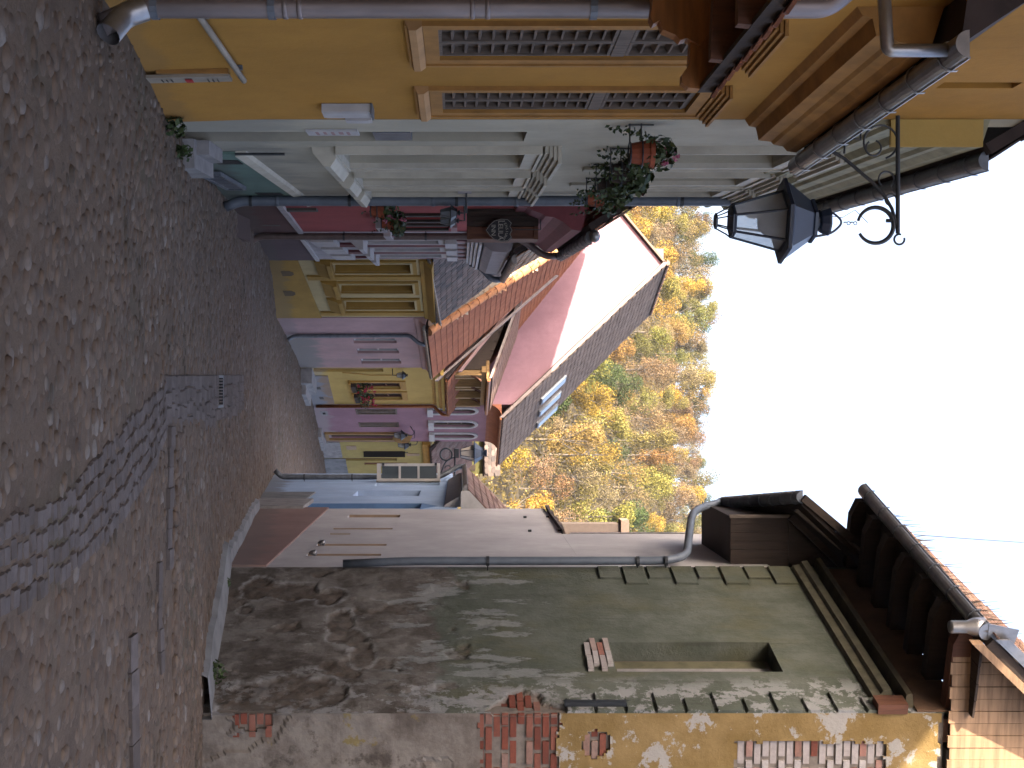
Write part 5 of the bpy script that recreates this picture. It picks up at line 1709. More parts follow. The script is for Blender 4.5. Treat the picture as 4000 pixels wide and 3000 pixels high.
a_, b_ = fQ.p(-.1, E - 1.12, .35), fQ.p(fQ.L, E - 1.12, .35)
roof(hQ, [a_, b_, b_ - fQ.n3 * 1.6 + V((0, 0, 1.5)), a_ - fQ.n3 * 1.6 + V((0, 0, 1.5))], m_roofbase, m_tile_rb, .26, .24, .42)
for (Xa, Xb, Ha, Hb) in ((1716, 1730, 1362, 1400), (1746, 1754, 1590, 1640)):
    pn = MB(); u0 = fQ.hit(Xa + 25); u1 = fQ.hit(Xb + 25); fQ.box(pn, u0, u1, E + (Ha - 1800) / 100, E + (Hb - 1800) / 100, .001, .02); part('notice_frame', pn, m_tan, hQ)
hO = thing('house', 'olive house behind with brown tiles, seen past the far street lamp', 'house', (3.2, 58, G(58)), 'old town houses along the street')
mb = MB(); mb.box((2.4, 57, -4.4), (4.0, 60, E + 1.1)); part('wall', mb, plaster('shaded_olive_paint', (.14, .13, .05), (.2, .2, .15), .4, -3.5, 0, 1, .2, 25), hO)  # wall, shutters and tiles coloured dark to stand in for shade
for k in range(3):
    mb = MB(); mb.box((2.6 + k * .5, 56.97, E - .35), (2.85 + k * .5, 57.02, E + .65)); part('shutter', mb, m_wood_d, hO)
roof(hO, [V((2.3, 56.8, E + 1.05)), V((4.1, 56.8, E + 1.05)), V((4.1, 57.5, E + 1.65)), V((2.3, 57.5, E + 1.65))], m_roofbase, m_tile_dark, .26, .24, .42, maxn=60)

# ================================================================== RIGHT: sky blue house
fB = F((2.2, 22.62), (2.24, 29.5), 'R')
hB = thing('house', 'sky blue house with pointed deep blue niche and open white casement', 'house', (2.3, 26, G(26)), 'old town houses along the street')
nb = (fB.hit(1990), fB.hit(1966), E - 3.4, E - .72)
rb_ = (fB.hit(1937), fB.hit(1916), E - 2.15, E - .83)
cw = (5.55, 6.35, E - 1.9, E - .47)
part('wall', wall(fB, 0, fB.L, -3.2, E - .08, [nb + (.18, True), rb_ + (.14, True), cw + (.15,)], 5.0), m_blue, hB)
s_ = MB(); fB.box(s_, nb[0] + .003, nb[1] - .003, nb[2], nb[3] - .003, -.178, -.16)
fB.box(s_, nb[1] - .008, nb[1] - .002, nb[2], nb[3] - .004, -.159, -.003)
nc = part('niche_back', s_, m_blued, hB)
s_ = MB(); um = (nb[0] + nb[1]) / 2; s_.prism([fB.p(nb[0], nb[3] + .001, .002), fB.p(nb[1], nb[3] + .001, .002), fB.p(um, nb[3] + .3, .002)], fB.n3 * .004); part('niche_point', s_, m_blued, nc)  # flat dark plate stands for the shaded soffit of the pointed head
window(fB, hB, *cw, .13, m_white, m_glass, (1, 1), .06)
cs = MB()
hy_ = 28.98
def cpt(x, z): return V((x, hy_, z))
x0c, x1c = 1.80, 2.20
z0c, z1c = E - 1.90, E - .47
for (xa, xb, za, zb) in ((x0c, x1c, z0c, z0c + .09), (x0c, x1c, z1c - .06, z1c), (x0c, x0c + .06, z0c + .09, z1c - .06), (x1c - .06, x1c, z0c + .09, z1c - .06)):
    cs.box((xa, hy_, za), (xb, hy_ + .045, zb))
for k in (1, 2):
    zc = z0c + .09 + (z1c - z0c - .15) * k / 3
    cs.box((x0c + .06, hy_, zc - .025), (x1c - .06, hy_ + .04, zc + .025))
cm = part('casement', cs, m_white, hB)
for k in range(3):
    za = z0c + .09 + (z1c - z0c - .15) * k / 3 + .026; zb = z0c + .09 + (z1c - z0c - .15) * (k + 1) / 3 - .026
    g = MB(); g.box((x0c + .06, hy_ + .018, za), (x1c - .06, hy_ + .024, zb)); part('pane', g, glass('casement_glass', (.09, .11, .12), .03) if 'casement_glass' not in bpy.data.materials else bpy.data.materials['casement_glass'], cm)
for z in (z0c + .12, z1c - .12):
    g = MB(); g.box((x0c - .02, hy_ - .012, z), (x0c + .05, hy_, z + .05)); part('hinge', g, m_iron, cm)
g = MB(); g.box((x1c - .02, hy_ + .046, z0c - .02), (x1c + .03, hy_ + .12, z1c + .01)); part('jamb_post', g, m_white, cm)
mb = MB()
mb.prism([fB.p(.1, -3.2, .02), fB.p(2.2, -3.2, .02), fB.p(2.2, E - 2.55, .02), fB.p(.9, E - 2.5, .02), fB.p(.1, E - 2.75, .02)], fB.n3 * -.018) if False else None
mb = MB(); fB.box(mb, 1.6, 3.4, -3.2, E - 2.95, .001, .03); part('plinth', mb, m_lime, hB)
mb = MB(); fB.box(mb, nb[0] - .1, nb[1] + .25, -3.2, E - 2.75, .001, .07); part('niche_step', mb, m_conc, hB)
mb = MB(); fB.prof(mb, [(0, E - .3), (.04, E - .28), (.18, E - .05), (.2, E + .02), (0, E + .04)], .3, fB.L); part('cornice', mb, m_white, hB)
gutter(fB.p(.25, E + .12, .33), fB.p(fB.L + .1, E + .12, .33), fB.n3, .08, m_zinc, hB, 11)
zb2 = E + .12
a_, b_ = fB.p(.15, zb2, .3), fB.p(fB.L + .1, zb2, .3)
roof(hB, [a_, b_, b_ - fB.n3 * 2.4 + V((0, 0, 2.4)), a_ - fB.n3 * 2.4 + V((0, 0, 2.4))], m_roofbase, m_tile_rb, .19, .19, .36)
mb = MB(); q0 = b_ - fB.n3 * .9 + V((0, 0, .93)); q1 = b_ - fB.n3 * 2.4 + V((0, 0, 2.43)); mb.prism([q0, q1, q1 + V((0, 0, .06)), q0 + V((0, 0, .06))], fB.d3 * -.3); part('verge_flashing', mb, m_zinc, hB)
mb = MB(); mb.prism([fB.p(.1, E + .0, .3), fB.p(.1, E + .15, .3), fB.p(.1, E + .7, -.3), fB.p(.1, E + .0, -.3)], fB.d3 * .02); part('barge_board', mb, m_white, hB)
pu = fB.L - .06
downpipe(hB, [fB.p(pu + .15, E + .08, .33), fB.p(pu + .15, E - .05, .33), fB.p(pu, E - .5, .1), fB.p(pu, G(29.4) + .25, .1), fB.p(pu, G(29.4) + .1, .25)], .06, m_zincd, [(fB.p(pu, z, .1), fB.n3) for z in (E - 3.6, E - 2.5, E - .7)], .1, m_iron)
# far street lamp on its scroll bracket
yl2 = 30.2
lp = thing('street_lamp', 'navy lantern standing on a scroll bracket past the blue house', 'street lamp', P(1770, 1790, yl2), 'black street lanterns')
lantern(lp, P(1770, 1800, yl2), .31, m_navy, plain('milky_lamp_glass', (.62, .56, .5), .25, .1, 9), 6, cage=False, rot=0)
mb = MB()
mb.tube([P(1752, 1777, yl2), P(1886, 1777, yl2)], .02, 6); mb.box(P(1753, 1778, yl2) - V((0, .04, 0)), P(1788, 1792, yl2) + V((0, .04, 0)))
br = part('bracket', mb, m_iron, lp)
mb = MB(); mb.torus(P(1775, 1743, yl2), (1, 0, 0), (0, 0, 1), .14, .022, 22, 6, .3 * pi, 2.05 * pi); part('ring_scroll', mb, m_iron, br)
mb = MB(); mb.tube(round_path([P(1785, 1777, yl2), P(1800, 1740, yl2), P(1850, 1722, yl2), P(1882, 1690, yl2)], .2), .018, 6); part('brace', mb, m_iron, br)
mb = MB(); mb.torus(P(1830, 1750, yl2), (1, 0, 0), (0, 0, 1), .07, .012, 16, 5, 0, 1.5 * pi); part('scroll', mb, m_iron, br)
mb = MB(); mb.box(P(1882, 1670, yl2) - V((0, .05, 0)), P(1890, 1800, yl2) + V((0.02, .05, 0))); part('wall_plate', mb, m_iron, br)
mb = MB(); mb.box((2.24, 29.52, -3.3), (2.6, 32, E - .2)); part('rear_wall', mb, m_blue, hB)

# ================================================================== pale lilac houses
fA = F((2.19, 15.32), (2.2, 22.6), 'R')
hA = thing('house', 'pale lilac house with brick pink plinth and a row of slim wall slots', 'house', (2.3, 19, G(19)), 'old town houses along the street')
sl = []
for (X, Ha, Hb, wd) in ((2021, 1355, 1560, .45), (2068, 1297, 1532, .2), (2088, 1285, 1367, .16), (2132, 1234, 1508, .22), (2171, 1195, 1487, .2)):
    u, z0 = fA.uz(X, Ha); _, z1 = fA.uz(X, Hb); sl.append((u, u + wd, z0, z1, .045 if wd < .4 else .08, True))
uT = 3.42
part('wall', wall(fA, 0, fA.L, -2.6, E + 1.48, sl, 5.0), m_pale, hA)
for h in sl:
    mb = MB(); fA.box(mb, h[1] - .012, h[1] - .002, h[2] + .003, h[3] - .003, -h[4] + .004, -.002); fA.box(mb, h[0] + .003, h[1] - .013, h[2] + .003, h[3] - .003, -h[4] + .003, -h[4] + .01); part('slot_panel', mb, m_tan, hA)
for X, H in ((2127, 1256), (2167, 1222)):
    u, z = fA.uz(X, H, .03); mb = MB(); mb.lathe([(.012, -.05), (.03, -.02), (.045, .035), (.02, .05)], fA.p(u, z, .055), 10); part('vent_spout', mb, m_zinc, hA, smooth=True)
mb = MB(); fA.box(mb, 0.01, fA.L, -2.6, E - 2.33, .001, .025); part('plinth', mb, m_palep, hA)
for k in range(12):
    mb = MB(); u = uT + .05 + k * .32; q = fA.p(u, E + 1.485, .06); mb.obox(q, fA.d3 * .34, -fA.n3 * .4 + V((0, 0, .12)), V((0, 0, .035 + .012 * (k % 3)))); part('coping_tile', mb, m_tile_dark, hA)
for X, H in ((2024, 2045), (2022, 2134), (2078, 2063), (2076, 2180)):
    u, z = fA.uz(X, H); mb = MB(); fA.box(mb, u, u + .07, z, z + .05, .001, .03); part('tie_bolt', mb, m_iron, hA)
hTT = thing('house', 'tall blank pale lilac fire wall rising beside the dark timber eaves', 'house', (2.3, 17, E), 'old town houses along the street')
part('wall', wall(fA, 0, uT, E + 1.482, E + 3.72, (), 5.0, n=.0), m_pale, hTT)
mb = MB(); fA.box(mb, uT - .003, uT + .04, E + 1.6, E + 3.4, -.6, .02); part('edge_flashing', mb, m_zinc, hTT)
mb = MB(); mb.box((2.62, 24.0, E + 1.2), (2.9, 24.3, E + 3.0)); ch = part('chimney', mb, m_tile_dark, hA)  # plain dark box standing for brown timber behind the wall
mb = MB(); mb.box((2.55, 23.95, E + 3.0), (2.95, 24.35, E + 3.15)); part('brown_box_cap', mb, m_tile_rb, ch)
# timber eave box and sagging gutter of the fire wall house
g0, g1 = V((1.33, 15.05, E + 4.02)), V((1.60, 17.2, E + 3.50))
gutter(g0, g1, (-1, 0, 0), .075, m_zincd, hTT, 8)
rf_ = [g0 + V((.05, 0, .02)), g1 + V((.05, 0, .02)), g1 + V((1.3, 0, 1.35)), g0 + V((1.3, 0, 1.35))]
roof(hTT, rf_, m_wood_d, m_tile_dark, .19, .19, .36, maxn=80, thick=.06)
yb = 15.55
for k in range(6):
    xa = 1.60 + .103 * k
    mb = MB(); mb.box((xa, yb + .01 * (k % 2), E + 3.28), (xa + .1, yb + .04, E + 3.98)); part('board', mb, m_wood_d, hTT)
mb = MB(); mb.box((1.62, yb + .05, E + 3.3), (2.19, yb + 2.0, E + 3.98)); part('eave_box', mb, m_wood_d, hTT)
mb = MB(); mb.box((1.585, yb - .03, E + 3.26), (1.625, yb - .002, E + 4.0)); part('corner_post', mb, m_wood_g, hTT)
mb = MB(); mb.box((2.2, 15.6, E + 3.3), (3.0, 15.66, E + 5.1)); part('board_infill', mb, m_wood_d, hTT)
mb = MB(); mb.prism([(1.64, 15.56, E + 3.985), (2.4, 15.56, E + 3.985), (2.4, 15.56, E + 4.85)], (0, .03, 0)); part('board_infill', mb, m_wood_d, hTT)
def rbeam(X0, H0, X1, H1, y, w, mat, nm, dy=.08):
    a_, b_ = P(X0, H0, y), P(X1, H1, y); d = (b_ - a_).normalized(); up_ = V((-d.z, 0, d.x))
    mb = MB(); mb.obox(a_ - up_ * w / 2, b_ - a_, V((0, dy, 0)), up_ * w); part(nm, mb, mat, hTT)
rbeam(1945, 3140, 2105, 3330, 15.0, .09, m_wood_d, 'rafter')
rbeam(1990, 3115, 2140, 3290, 15.2, .07, m_wood_g, 'brace')
rbeam(2010, 3100, 2230, 3330, 15.45, .16, m_wood_d, 'rafter')
pc = m_bluepipe
downpipe(hTT, [g1 + V((-.02, -.1, -.03)), V((1.62, 16.9, E + 3.2)), V((1.66, 16.5, E + 2.98)), V((2.07, 15.42, E + 2.72)), V((2.105, 15.25, E + 2.45)), V((2.105, 15.22, E - .6)), V((2.14, 15.24, E - 1.4))], .05, pc,
         [(V((2.105, 15.22, E + (H - 1800) / 328)), V((-1, 0, 0))) for H in (1905, 2490, 2600)], .25, m_iron)

# ================================================================== peeling grey house
fG = F((3.1, 12.05), (2.19, 15.3), 'R')
t = NT('peeling_grey_green_render')
x = t.comp()
zr = t.math('SUBTRACT', x[2], E)
vs = t.vec(t.pos, (1, 1, .38))
n_big = t.noise(t.pos, .9, 6, .65)
n_pl = t.noise(vs, 3.0, 8, .72)
n_pl2 = t.noise(t.vec(t.pos, (1.3, 1.3, .5), (4, 2, 1)), 5.5, 7, .7)
paint = t.mix(t.step(t.noise(t.pos, 2.2, 6, .65), .35, .7), (.125, .14, .112), (.19, .205, .175))
paint = t.mix(t.step(t.noise(t.vec(t.pos, (1, 1, .5), (7, 0, 0)), 1.1, 5, .6), .5, .68, 0, .55), paint, (.17, .16, .085))
render = t.mix(t.step(t.noise(t.pos, 2.6, 8, .72), .34, .66), (.135, .115, .10), (.30, .275, .255))
render = t.mix(t.step(t.noise(t.vec(t.pos, (1, 1, .7), (0, 5, 0)), 1.15, 7, .7), .52, .60, 0, .75), render, (.10, .082, .068))
render = t.mix(t.step(n_pl2, .60, .68, 0, .7), render, (.42, .41, .40))
hgt = t.math('ADD', t.step(zr, -.95, .55), t.math('MULTIPLY', t.math('SUBTRACT', n_big, .5), 1.3))
col = t.mix(t.step(hgt, .45, .58), render, paint)
pale_band = t.math('SUBTRACT', n_pl, t.step(zr, .35, 1.6, -.045, .13))
pale_band = t.math('SUBTRACT', pale_band, t.step(zr, -.3, -1.1, 0, .12))
col = t.mix(t.step(pale_band, .555, .60, 0, .68), col, (.40, .41, .41))
edge = t.math('SUBTRACT', x[0], t.math('SUBTRACT', 3.1 + 12.05 * .28, t.math('MULTIPLY', x[1], .28)))
nearc = t.step(t.math('ADD', t.math('MULTIPLY', x[1], -1.0), t.math('MULTIPLY', n_big, .5)), -12.55, -12.2)
col = t.mix(t.math('MULTIPLY', nearc, t.step(t.noise(t.pos, 4.5, 8, .72), .50, .54, 0, .8)), col, (.44, .44, .45))
col = t.mix(t.step(t.noise(t.vec(t.pos, (6, 6, .4)), 1.4, 4), .55, .8, 0, .45), col, (.07, .065, .05))
wa = t.n('ShaderNodeAttribute'); wa.attribute_name = 'wear'
wsep = t.n('ShaderNodeSeparateColor'); t.l(wa.outputs['Color'], wsep.inputs[0])
crumb = t.mix(t.step(t.noise(t.pos, 7, 6, .7), .35, .68), (.065, .048, .036), (.20, .165, .135))
crumb = t.mix(t.step(t.voro(t.pos, 16, 'F1', 'Color'), .2, .9, 0, .5), crumb, (.23, .15, .11))
col = t.mix(t.math('MULTIPLY', wsep.outputs[0], .5), col, crumb)
col = t.mix(t.math('MULTIPLY', wsep.outputs[1], t.step(t.noise(t.pos, 8, 6, .7), .38, .52)), col, (.42, .41, .41))
col = t.mix(wsep.outputs[2], col, (.33, .27, .24))
hb = t.math('ADD', t.math('MULTIPLY', t.noise(t.pos, 5, 8, .75), 1.0), t.math('MULTIPLY', t.step(pale_band, .55, .60), -.25))
t.bump(hb, .035, .9)
m_grey = t.done(col, .93, 0, .12)
hG = thing('house', 'peeling grey green house with brick scars, deep window and dark timber eaves', 'house', (2.7, 13.6, G(13.6)), 'old town houses along the street')
gw0, gz0 = fG.uz(2624, 2398); gw1, _ = fG.uz(2509, 2381); _, gz1 = fG.uz(2500, 3012)
gz0 = E + 1.56; gz1 = E + 3.23
part('reveal', wall(fG, 0, fG.L, -1.4, E + 4.75, [(gw0, gw1, gz0, gz1, .30)], 5.0, ins=.001, front=False, near_end=False), m_grey, hG)
def fbm(x, y, z, o=4):
    v = 0; a = 1; f = 1
    for _ in range(o):
        v += a * mnoise.noise(V((x * f, y * f, z))); a *= .5; f *= 2.1
    return v
def blob(X, H, ru, rz):
    u, z = fG.uz(X, H); return (u, z, ru, rz)
RUB = [blob(2300, 1010, .30, .16), blob(2310, 1150, .22, .34), blob(2330, 1290, .22, .16), blob(2430, 1330, .30, .14), blob(2490, 1360, .2, .22), blob(2700, 1180, .42, .40), blob(2740, 1000, .3, .3), blob(2560, 1420, .25, .12), blob(2380, 960, .12, .08), blob(2745, 905, .30, .15)]
BRK = [(.0, E + .60, .36, .40)]
def near(bl, u, z, k=1.0):
    n1 = fbm(u * 3.2, z * 3.2, 2.7) * .42
    return min(sqrt(((u - a) / ru) ** 2 + ((z - b) / rz) ** 2) + n1 * k for (a, b, ru, rz) in bl)
def gsurf(u, z):
    """offset of the surface, crumbled share, lime share"""
    lo = max(0.0, min(1.0, (E + .9 - z) / 1.5))
    r = near(RUB, u, z); k = near(BRK, u, z)
    patch = fbm(u * 1.7 + 3, z * 1.5, 9.1)
    rub = 1.0 if r < 1 else 0.0
    if patch < -.42 and z < E + .1: rub = 1.0
    n_ = lo * (.008 * fbm(u * 2.2, z * 2.2, 5.0) + .004 * fbm(u * 9, z * 9, 1.0, 2))
    if rub: n_ += -.016 + .012 * fbm(u * 12, z * 12, 4.4, 3)
    elif patch > .35 and z < E + .5: n_ += .010
    lime = max(0.0, 1 - abs(min(r, k) - 1.12) / .22) * .8
    if k < 1: return -.034, 2.0, 0.0
    return n_, rub, lime
def axis(a, b, cuts, step):
    pts = sorted(set([a, b] + [c for c in cuts if a < c < b])); out = []
    for p, q in zip(pts, pts[1:]):
        m = max(1, round((q - p) / step)); out += [p + (q - p) * i / m for i in range(m)]
    return out + [b]
gus = axis(.001, fG.L - .001, (gw0, gw1), .028); gzs = axis(-1.4, E + 4.75, (gz0, gz1), .028)
gmb = MB(); att = []
for z in gzs:
    for u in gus:
        e = 1.0 if not (abs(u - gw0) < .001 or abs(u - gw1) < .001 or u < .01 or u > fG.L - .01) else 0.0
        n_, rb, lm = gsurf(u, z)
        gmb.v.append(fG.p(u, z, n_ * (e if rb < 2 else 1))); att.append((min(rb, 1.0), lm, 1.0 if rb > 1.5 else 0.0, 1.0))
m_ = len(gus)
for j in range(len(gzs) - 1):
    for i in range(m_ - 1):
        uc, zc = (gus[i] + gus[i + 1]) / 2, (gzs[j] + gzs[j + 1]) / 2
        if gw0 < uc < gw1 and gz0 < zc < gz1: continue
        gmb.f.append((j * m_ + i, (j + 1) * m_ + i, (j + 1) * m_ + i + 1, j * m_ + i + 1))
gwall = part('wall', gmb, m_grey, hG, smooth=True)
ca = gwall.data.color_attributes.new('wear', 'FLOAT_COLOR', 'POINT')
ca.data.foreach_set('color', [c for a_ in att for c in a_])
w_ = window(fG, hG, gw0, gw1, gz0, gz1, .27, m_wood_g, glass('green_reflection_glass', (.06, .075, .06), .12), (0, 0), .05)  # green tint in the glass colour stands for a reflection
s_ = MB(); um = gw0 + (gw1 - gw0) * .52; fG.box(s_, um - .03, um + .03, gz0 + .05, gz1 - .05, -.215, -.16); part('mullion', s_, m_conc, w_)
s_ = MB(); fG.box(s_, um + .04, gw1 - .051, gz0 + .05, gz1 - .05, -.215, -.2); part('boarding', s_, plain('olive_board', (.16, .15, .09), .9, .35, 5), w_)
m_brick = varied('old_red_brick', [(0, (.20, .055, .035)), (.45, (.28, .075, .045)), (.75, (.33, .13, .09)), (1, (.36, .24, .2))], .9, 16, .35, .006, bscale=35)
m_brickw = varied('limewashed_brick', [(0, (.48, .42, .41)), (.72, (.54, .5, .49)), (.9, (.48, .34, .3)), (1, (.38, .14, .1))], .92, 14, .25, .006, bscale=35)
bm_ = MB(); bm_.box((-.5, -.5, -.5), (.5, .5, .5))
bm_.v = [V((v.x * (1 - .06 * (v.y < 0)), v.y, v.z * (1 - .08 * (v.y < 0)))) for v in bm_.v]
bme, bmew = mesh_of('brick', bm_, m_brick), mesh_of('brick', bm_, m_brickw)
def brick(parent, f, u, z, n, l, h, d, me, tw=.02):
    M = Matrix.Translation(f.p(u, z, n - d / 2)) @ Matrix(((f.d.x, -f.n.x, 0, 0), (f.d.y, -f.n.y, 0, 0), (0, 0, 1, 0), (0, 0, 0, 1))) @ Matrix.Rotation(random.uniform(-tw, tw), 4, 'Y') @ Matrix.Diagonal((l, d, h, 1))
    return inst('brick', me, parent, M)
for r_ in range(4):
    for c_ in range(2):
        brick(hG, fG, gw0 + (gw1 - gw0) * (.27 + .46 * c_) + (.08 if r_ % 2 else -.02), gz0 - .25 + .068 * r_, .035 - .006 * c_, (gw1 - gw0) * .46, .06, .05, bmew)
z = -1.2; r_ = 0
while z < E + 1.2:
    u = .0 + (r_ % 2) * .13
    while u < 1.0:
        if near(BRK, u + .12, z + .032) < .98:
            brick(hG, fG, u + .122, z + .032, -.034 + random.choice((.016, .022, .012, .004)), .235, .064, .1, bme, .01)
        u += .262
    z += .077; r_ += 1
# quoins
def quoins(f, ua, ub, z0, z1, step_, mat, flip, parent):
    z = z0; i = 0
    while z < z1:
        w_q = abs(ub - ua) * (1.0 if i % 2 else .68)
        a_, b_ = (ua, ua + w_q) if not flip else (ub - w_q, ub)
        mb = MB(); f.prof(mb, [(0, z), (.028, z + .012), (.028, z + step_ - .035), (0, z + step_ - .02)], a_, b_)
        part('quoin', mb, mat, parent); z += step_; i += 1
quoins(fG, fG.L - .5, fG.L - .03, E + 1.62, E + 3.95, .29, m_grey, True, hG)
quoins(fG, 0.005, .36, E + 1.0, E + 3.9, .283, m_grey, False, hG)
mb = MB(); fG.prof(mb, [(0, E + 3.93), (.05, E + 3.95), (.06, E + 4.03), (.10, E + 4.05), (.11, E + 4.12), (0, E + 4.16)], .25, fG.L - .05); part('cornice', mb, plain('dull_olive_moulding', (.17, .155, .105), .9, .35, 6), hG)
mb = MB(); fG.prof(mb, [(0, E + 4.20), (.14, E + 4.22), (.15, E + 4.27), (0, E + 4.3)], .1, fG.L - .05); part('cornice', mb, plain('dark_brown_moulding', (.10, .08, .045), .9, .35, 6), hG)  # upper moulding coloured darker than the lower one
mb = MB(); fG.box(mb, .02, fG.L - .1, E + 4.302, E + 4.74, .001, .02); part('frieze', mb, plain('brown_plaster', (.17, .095, .055), .9, .3, 4), hG)  # frieze in one plain brown tone
mb = MB(); fG.box(mb, -.02, .16, E + 3.92, E + 4.2, .0, .1); part('beam_end', mb, m_wood_r, hG)
OV = .90
for k in range(7):
    u = .06 + k * .54
    mb = MB(); mb.prism([fG.p(u, E + 4.58, .022), fG.p(u, E + 4.76, .022), fG.p(u, E + 4.76, OV - .04), fG.p(u, E + 4.66, OV - .04), fG.p(u, E + 4.59, OV - .22)], fG.d3 * .13); part('rafter', mb, m_wood_d if k else m_wood_r, hG)
for k in range(5):
    mb = MB(); n0 = .02 + k * .176; fG.box(mb, -.12, fG.L - .02, E + 4.765, E + 4.785 + .004 * (k % 2), n0, n0 + .17); part('soffit_board', mb, m_wood_d, hG)
gA, gB = fG.p(-.15, E + 4.80, OV + .02), fG.p(fG.L + .15, E + 4.80, OV + .02)
gutter(gA, gB, fG.n3, .085, m_zinc, hG, 7, bmat=m_zincd)
rs = 1.05
rA, rB = fG.p(-.22, E + 4.84, OV - .02), fG.p(fG.L + .1, E + 4.84, OV - .02)
roof(hG, [rA, rB, rB - fG.n3 * 3.4 + V((0, 0, 3.4 * rs)), rA - fG.n3 * 3.4 + V((0, 0, 3.4 * rs))], m_wood_d, m_tile_rb, .19, .19, .36, maxn=150)
mb = MB()
for k in range(46):
    u = random.uniform(-.15, fG.L); n_ = OV - .02 - random.uniform(0.02, .5)
    q = fG.p(u, E + 4.86 + (OV - n_) * rs, n_); h = random.uniform(.06, .26)
    mb.tube([q, q + V((random.uniform(-.03, .03), 0, h))], [.006, .002], 4)
part('dry_stalks', mb, m_wood_d, hG, kind='stuff')
# hopper at the near gutter end
c = gA + V((0, -.02, -.02))
mb = MB(); mb.lathe([(.055, -.30), (.06, -.28), (.06, -.14), (.085, -.08), (.09, .02)], c + fG.d3 * .1, 14); part('hopper', mb, m_zinc, hG, smooth=True)
mb = MB(); mb.prism([gA + fG.n3 * .08, gA - fG.n3 * .08, gA - fG.n3 * .16 + V((0, 0, .24)), gA + fG.n3 * .02 + V((0, 0, .28))], fG.d3 * -.012); part('gutter_flare', mb, m_zinc, hG)
# boarded gable above the ochre end wall
fO = F((3.1, 12.05), (6.6, 12.4), 'L')
gl = -.62
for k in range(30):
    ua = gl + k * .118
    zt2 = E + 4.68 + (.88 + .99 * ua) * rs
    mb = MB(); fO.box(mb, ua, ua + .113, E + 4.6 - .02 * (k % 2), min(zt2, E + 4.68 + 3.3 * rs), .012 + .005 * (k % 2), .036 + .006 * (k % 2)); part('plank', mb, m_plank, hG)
q0, q1 = rA + V((0, 0, .0)), rA - fG.n3 * 3.4 + V((0, 0, 3.4 * rs))
mb = MB(); mb.prism([q0, q1, q1 + V((0, 0, .13)), q0 + V((0, 0, .13))], fG.d3 * -.02); part('verge_strip', mb, m_zinc, hG)
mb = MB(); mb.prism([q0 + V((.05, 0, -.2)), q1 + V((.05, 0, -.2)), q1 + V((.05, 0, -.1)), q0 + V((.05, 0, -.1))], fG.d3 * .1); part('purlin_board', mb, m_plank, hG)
# ochre end wall: brick core and a plaster coat with holes
t = NT('flaking_ochre_plaster')
x = t.comp(); zr = t.math('SUBTRACT', x[2], E)
oc = t.mix(t.step(t.noise(t.pos, 2.0, 6, .65), .35, .7), (.26, .172, .066), (.37, .255, .115))
oc = t.mix(t.step(t.noise(t.vec(t.pos, (1, 1, 1), (3, 1, 2)), 1.6, 8, .7), .535, .56, 0, .9), oc, (.46, .44, .42))
lo = t.mix(t.step(t.noise(t.pos, 2.6, 8, .7), .35, .65), (.16, .13, .11), (.31, .27, .235))
lo = t.mix(t.step(t.noise(t.vec(t.pos, (1, 1, 1), (9, 1, 2)), 1.4, 7, .7), .56, .62, 0, .8), lo, (.11, .09, .075))
lo = t.mix(t.step(t.noise(t.vec(t.pos, (1, 1, 1), (2, 7, 5)), 1.1, 6, .65), .60, .63, 0, .75), lo, (.28, .21, .06))
k_ = t.math('ADD', t.step(zr, -.25, .9), t.math('MULTIPLY', t.math('SUBTRACT', t.noise(t.pos, 1.4, 6, .65), .5), 1.2))
t.bump(t.noise(t.pos, 9, 8, .72), .015, .9)
m_och = t.done(t.mix(t.step(k_, .46, .54), lo, oc), .93, 0, .12)
m_mort = plain('old_lime_mortar', (.25, .21, .18), .95, .35, 8, bump=.01)
OT = E + 4.56
part('end_wall', wall(fO, .0, fO.L, -1.2, OT, (), 4.0, n=-.035, ins=.0), m_mort, hG)
def odisp(u, z):
    lo = max(0.0, min(1.0, (E + .6 - z) / 1.4))
    return lo * (.012 * fbm(u * 2.4, z * 2.4, 7.0) + .006 * fbm(u * 9, z * 9, 2.0, 2)) - (.02 * lo if fbm(u * 1.6 + 5, z * 1.4, 3.3) < -.3 else 0)
def hole(u, z):
    n1 = mnoise.noise(V((u * 5, z * 5, 1.7))) * .13 + mnoise.noise(V((u * 14, z * 14, 3.1))) * .05
    a_ = max(abs(u - .33) / .52, abs(z - (E + .56)) / .37) + n1
    b_ = max(abs(u - .66) / .38, abs(z - (E + 3.3)) / .72) + n1
    c_ = sqrt(((u - .3) / .14) ** 2 + ((z - (E + 1.28)) / .13) ** 2) + n1 * 1.5
    d_ = sqrt(((u - .05) / .12) ** 2 + ((z - (E - 1.95)) / .2) ** 2) + n1 * 1.5
    e_ = (z - (E + 4.45)) / .1 + n1 * 4 + .3
    return 1 if a_ < 1 else 2 if b_ < 1 else 3 if c_ < 1 else 4 if d_ < 1 else 5 if e_ > 1 else 0
cs_ = .03
NU, NZ = 44, int((OT + 1.2) / cs_)
mask = [[hole((i + .5) * cs_, -1.2 + (j + .5) * cs_) for j in range(NZ)] for i in range(NU)]
mb = MB()
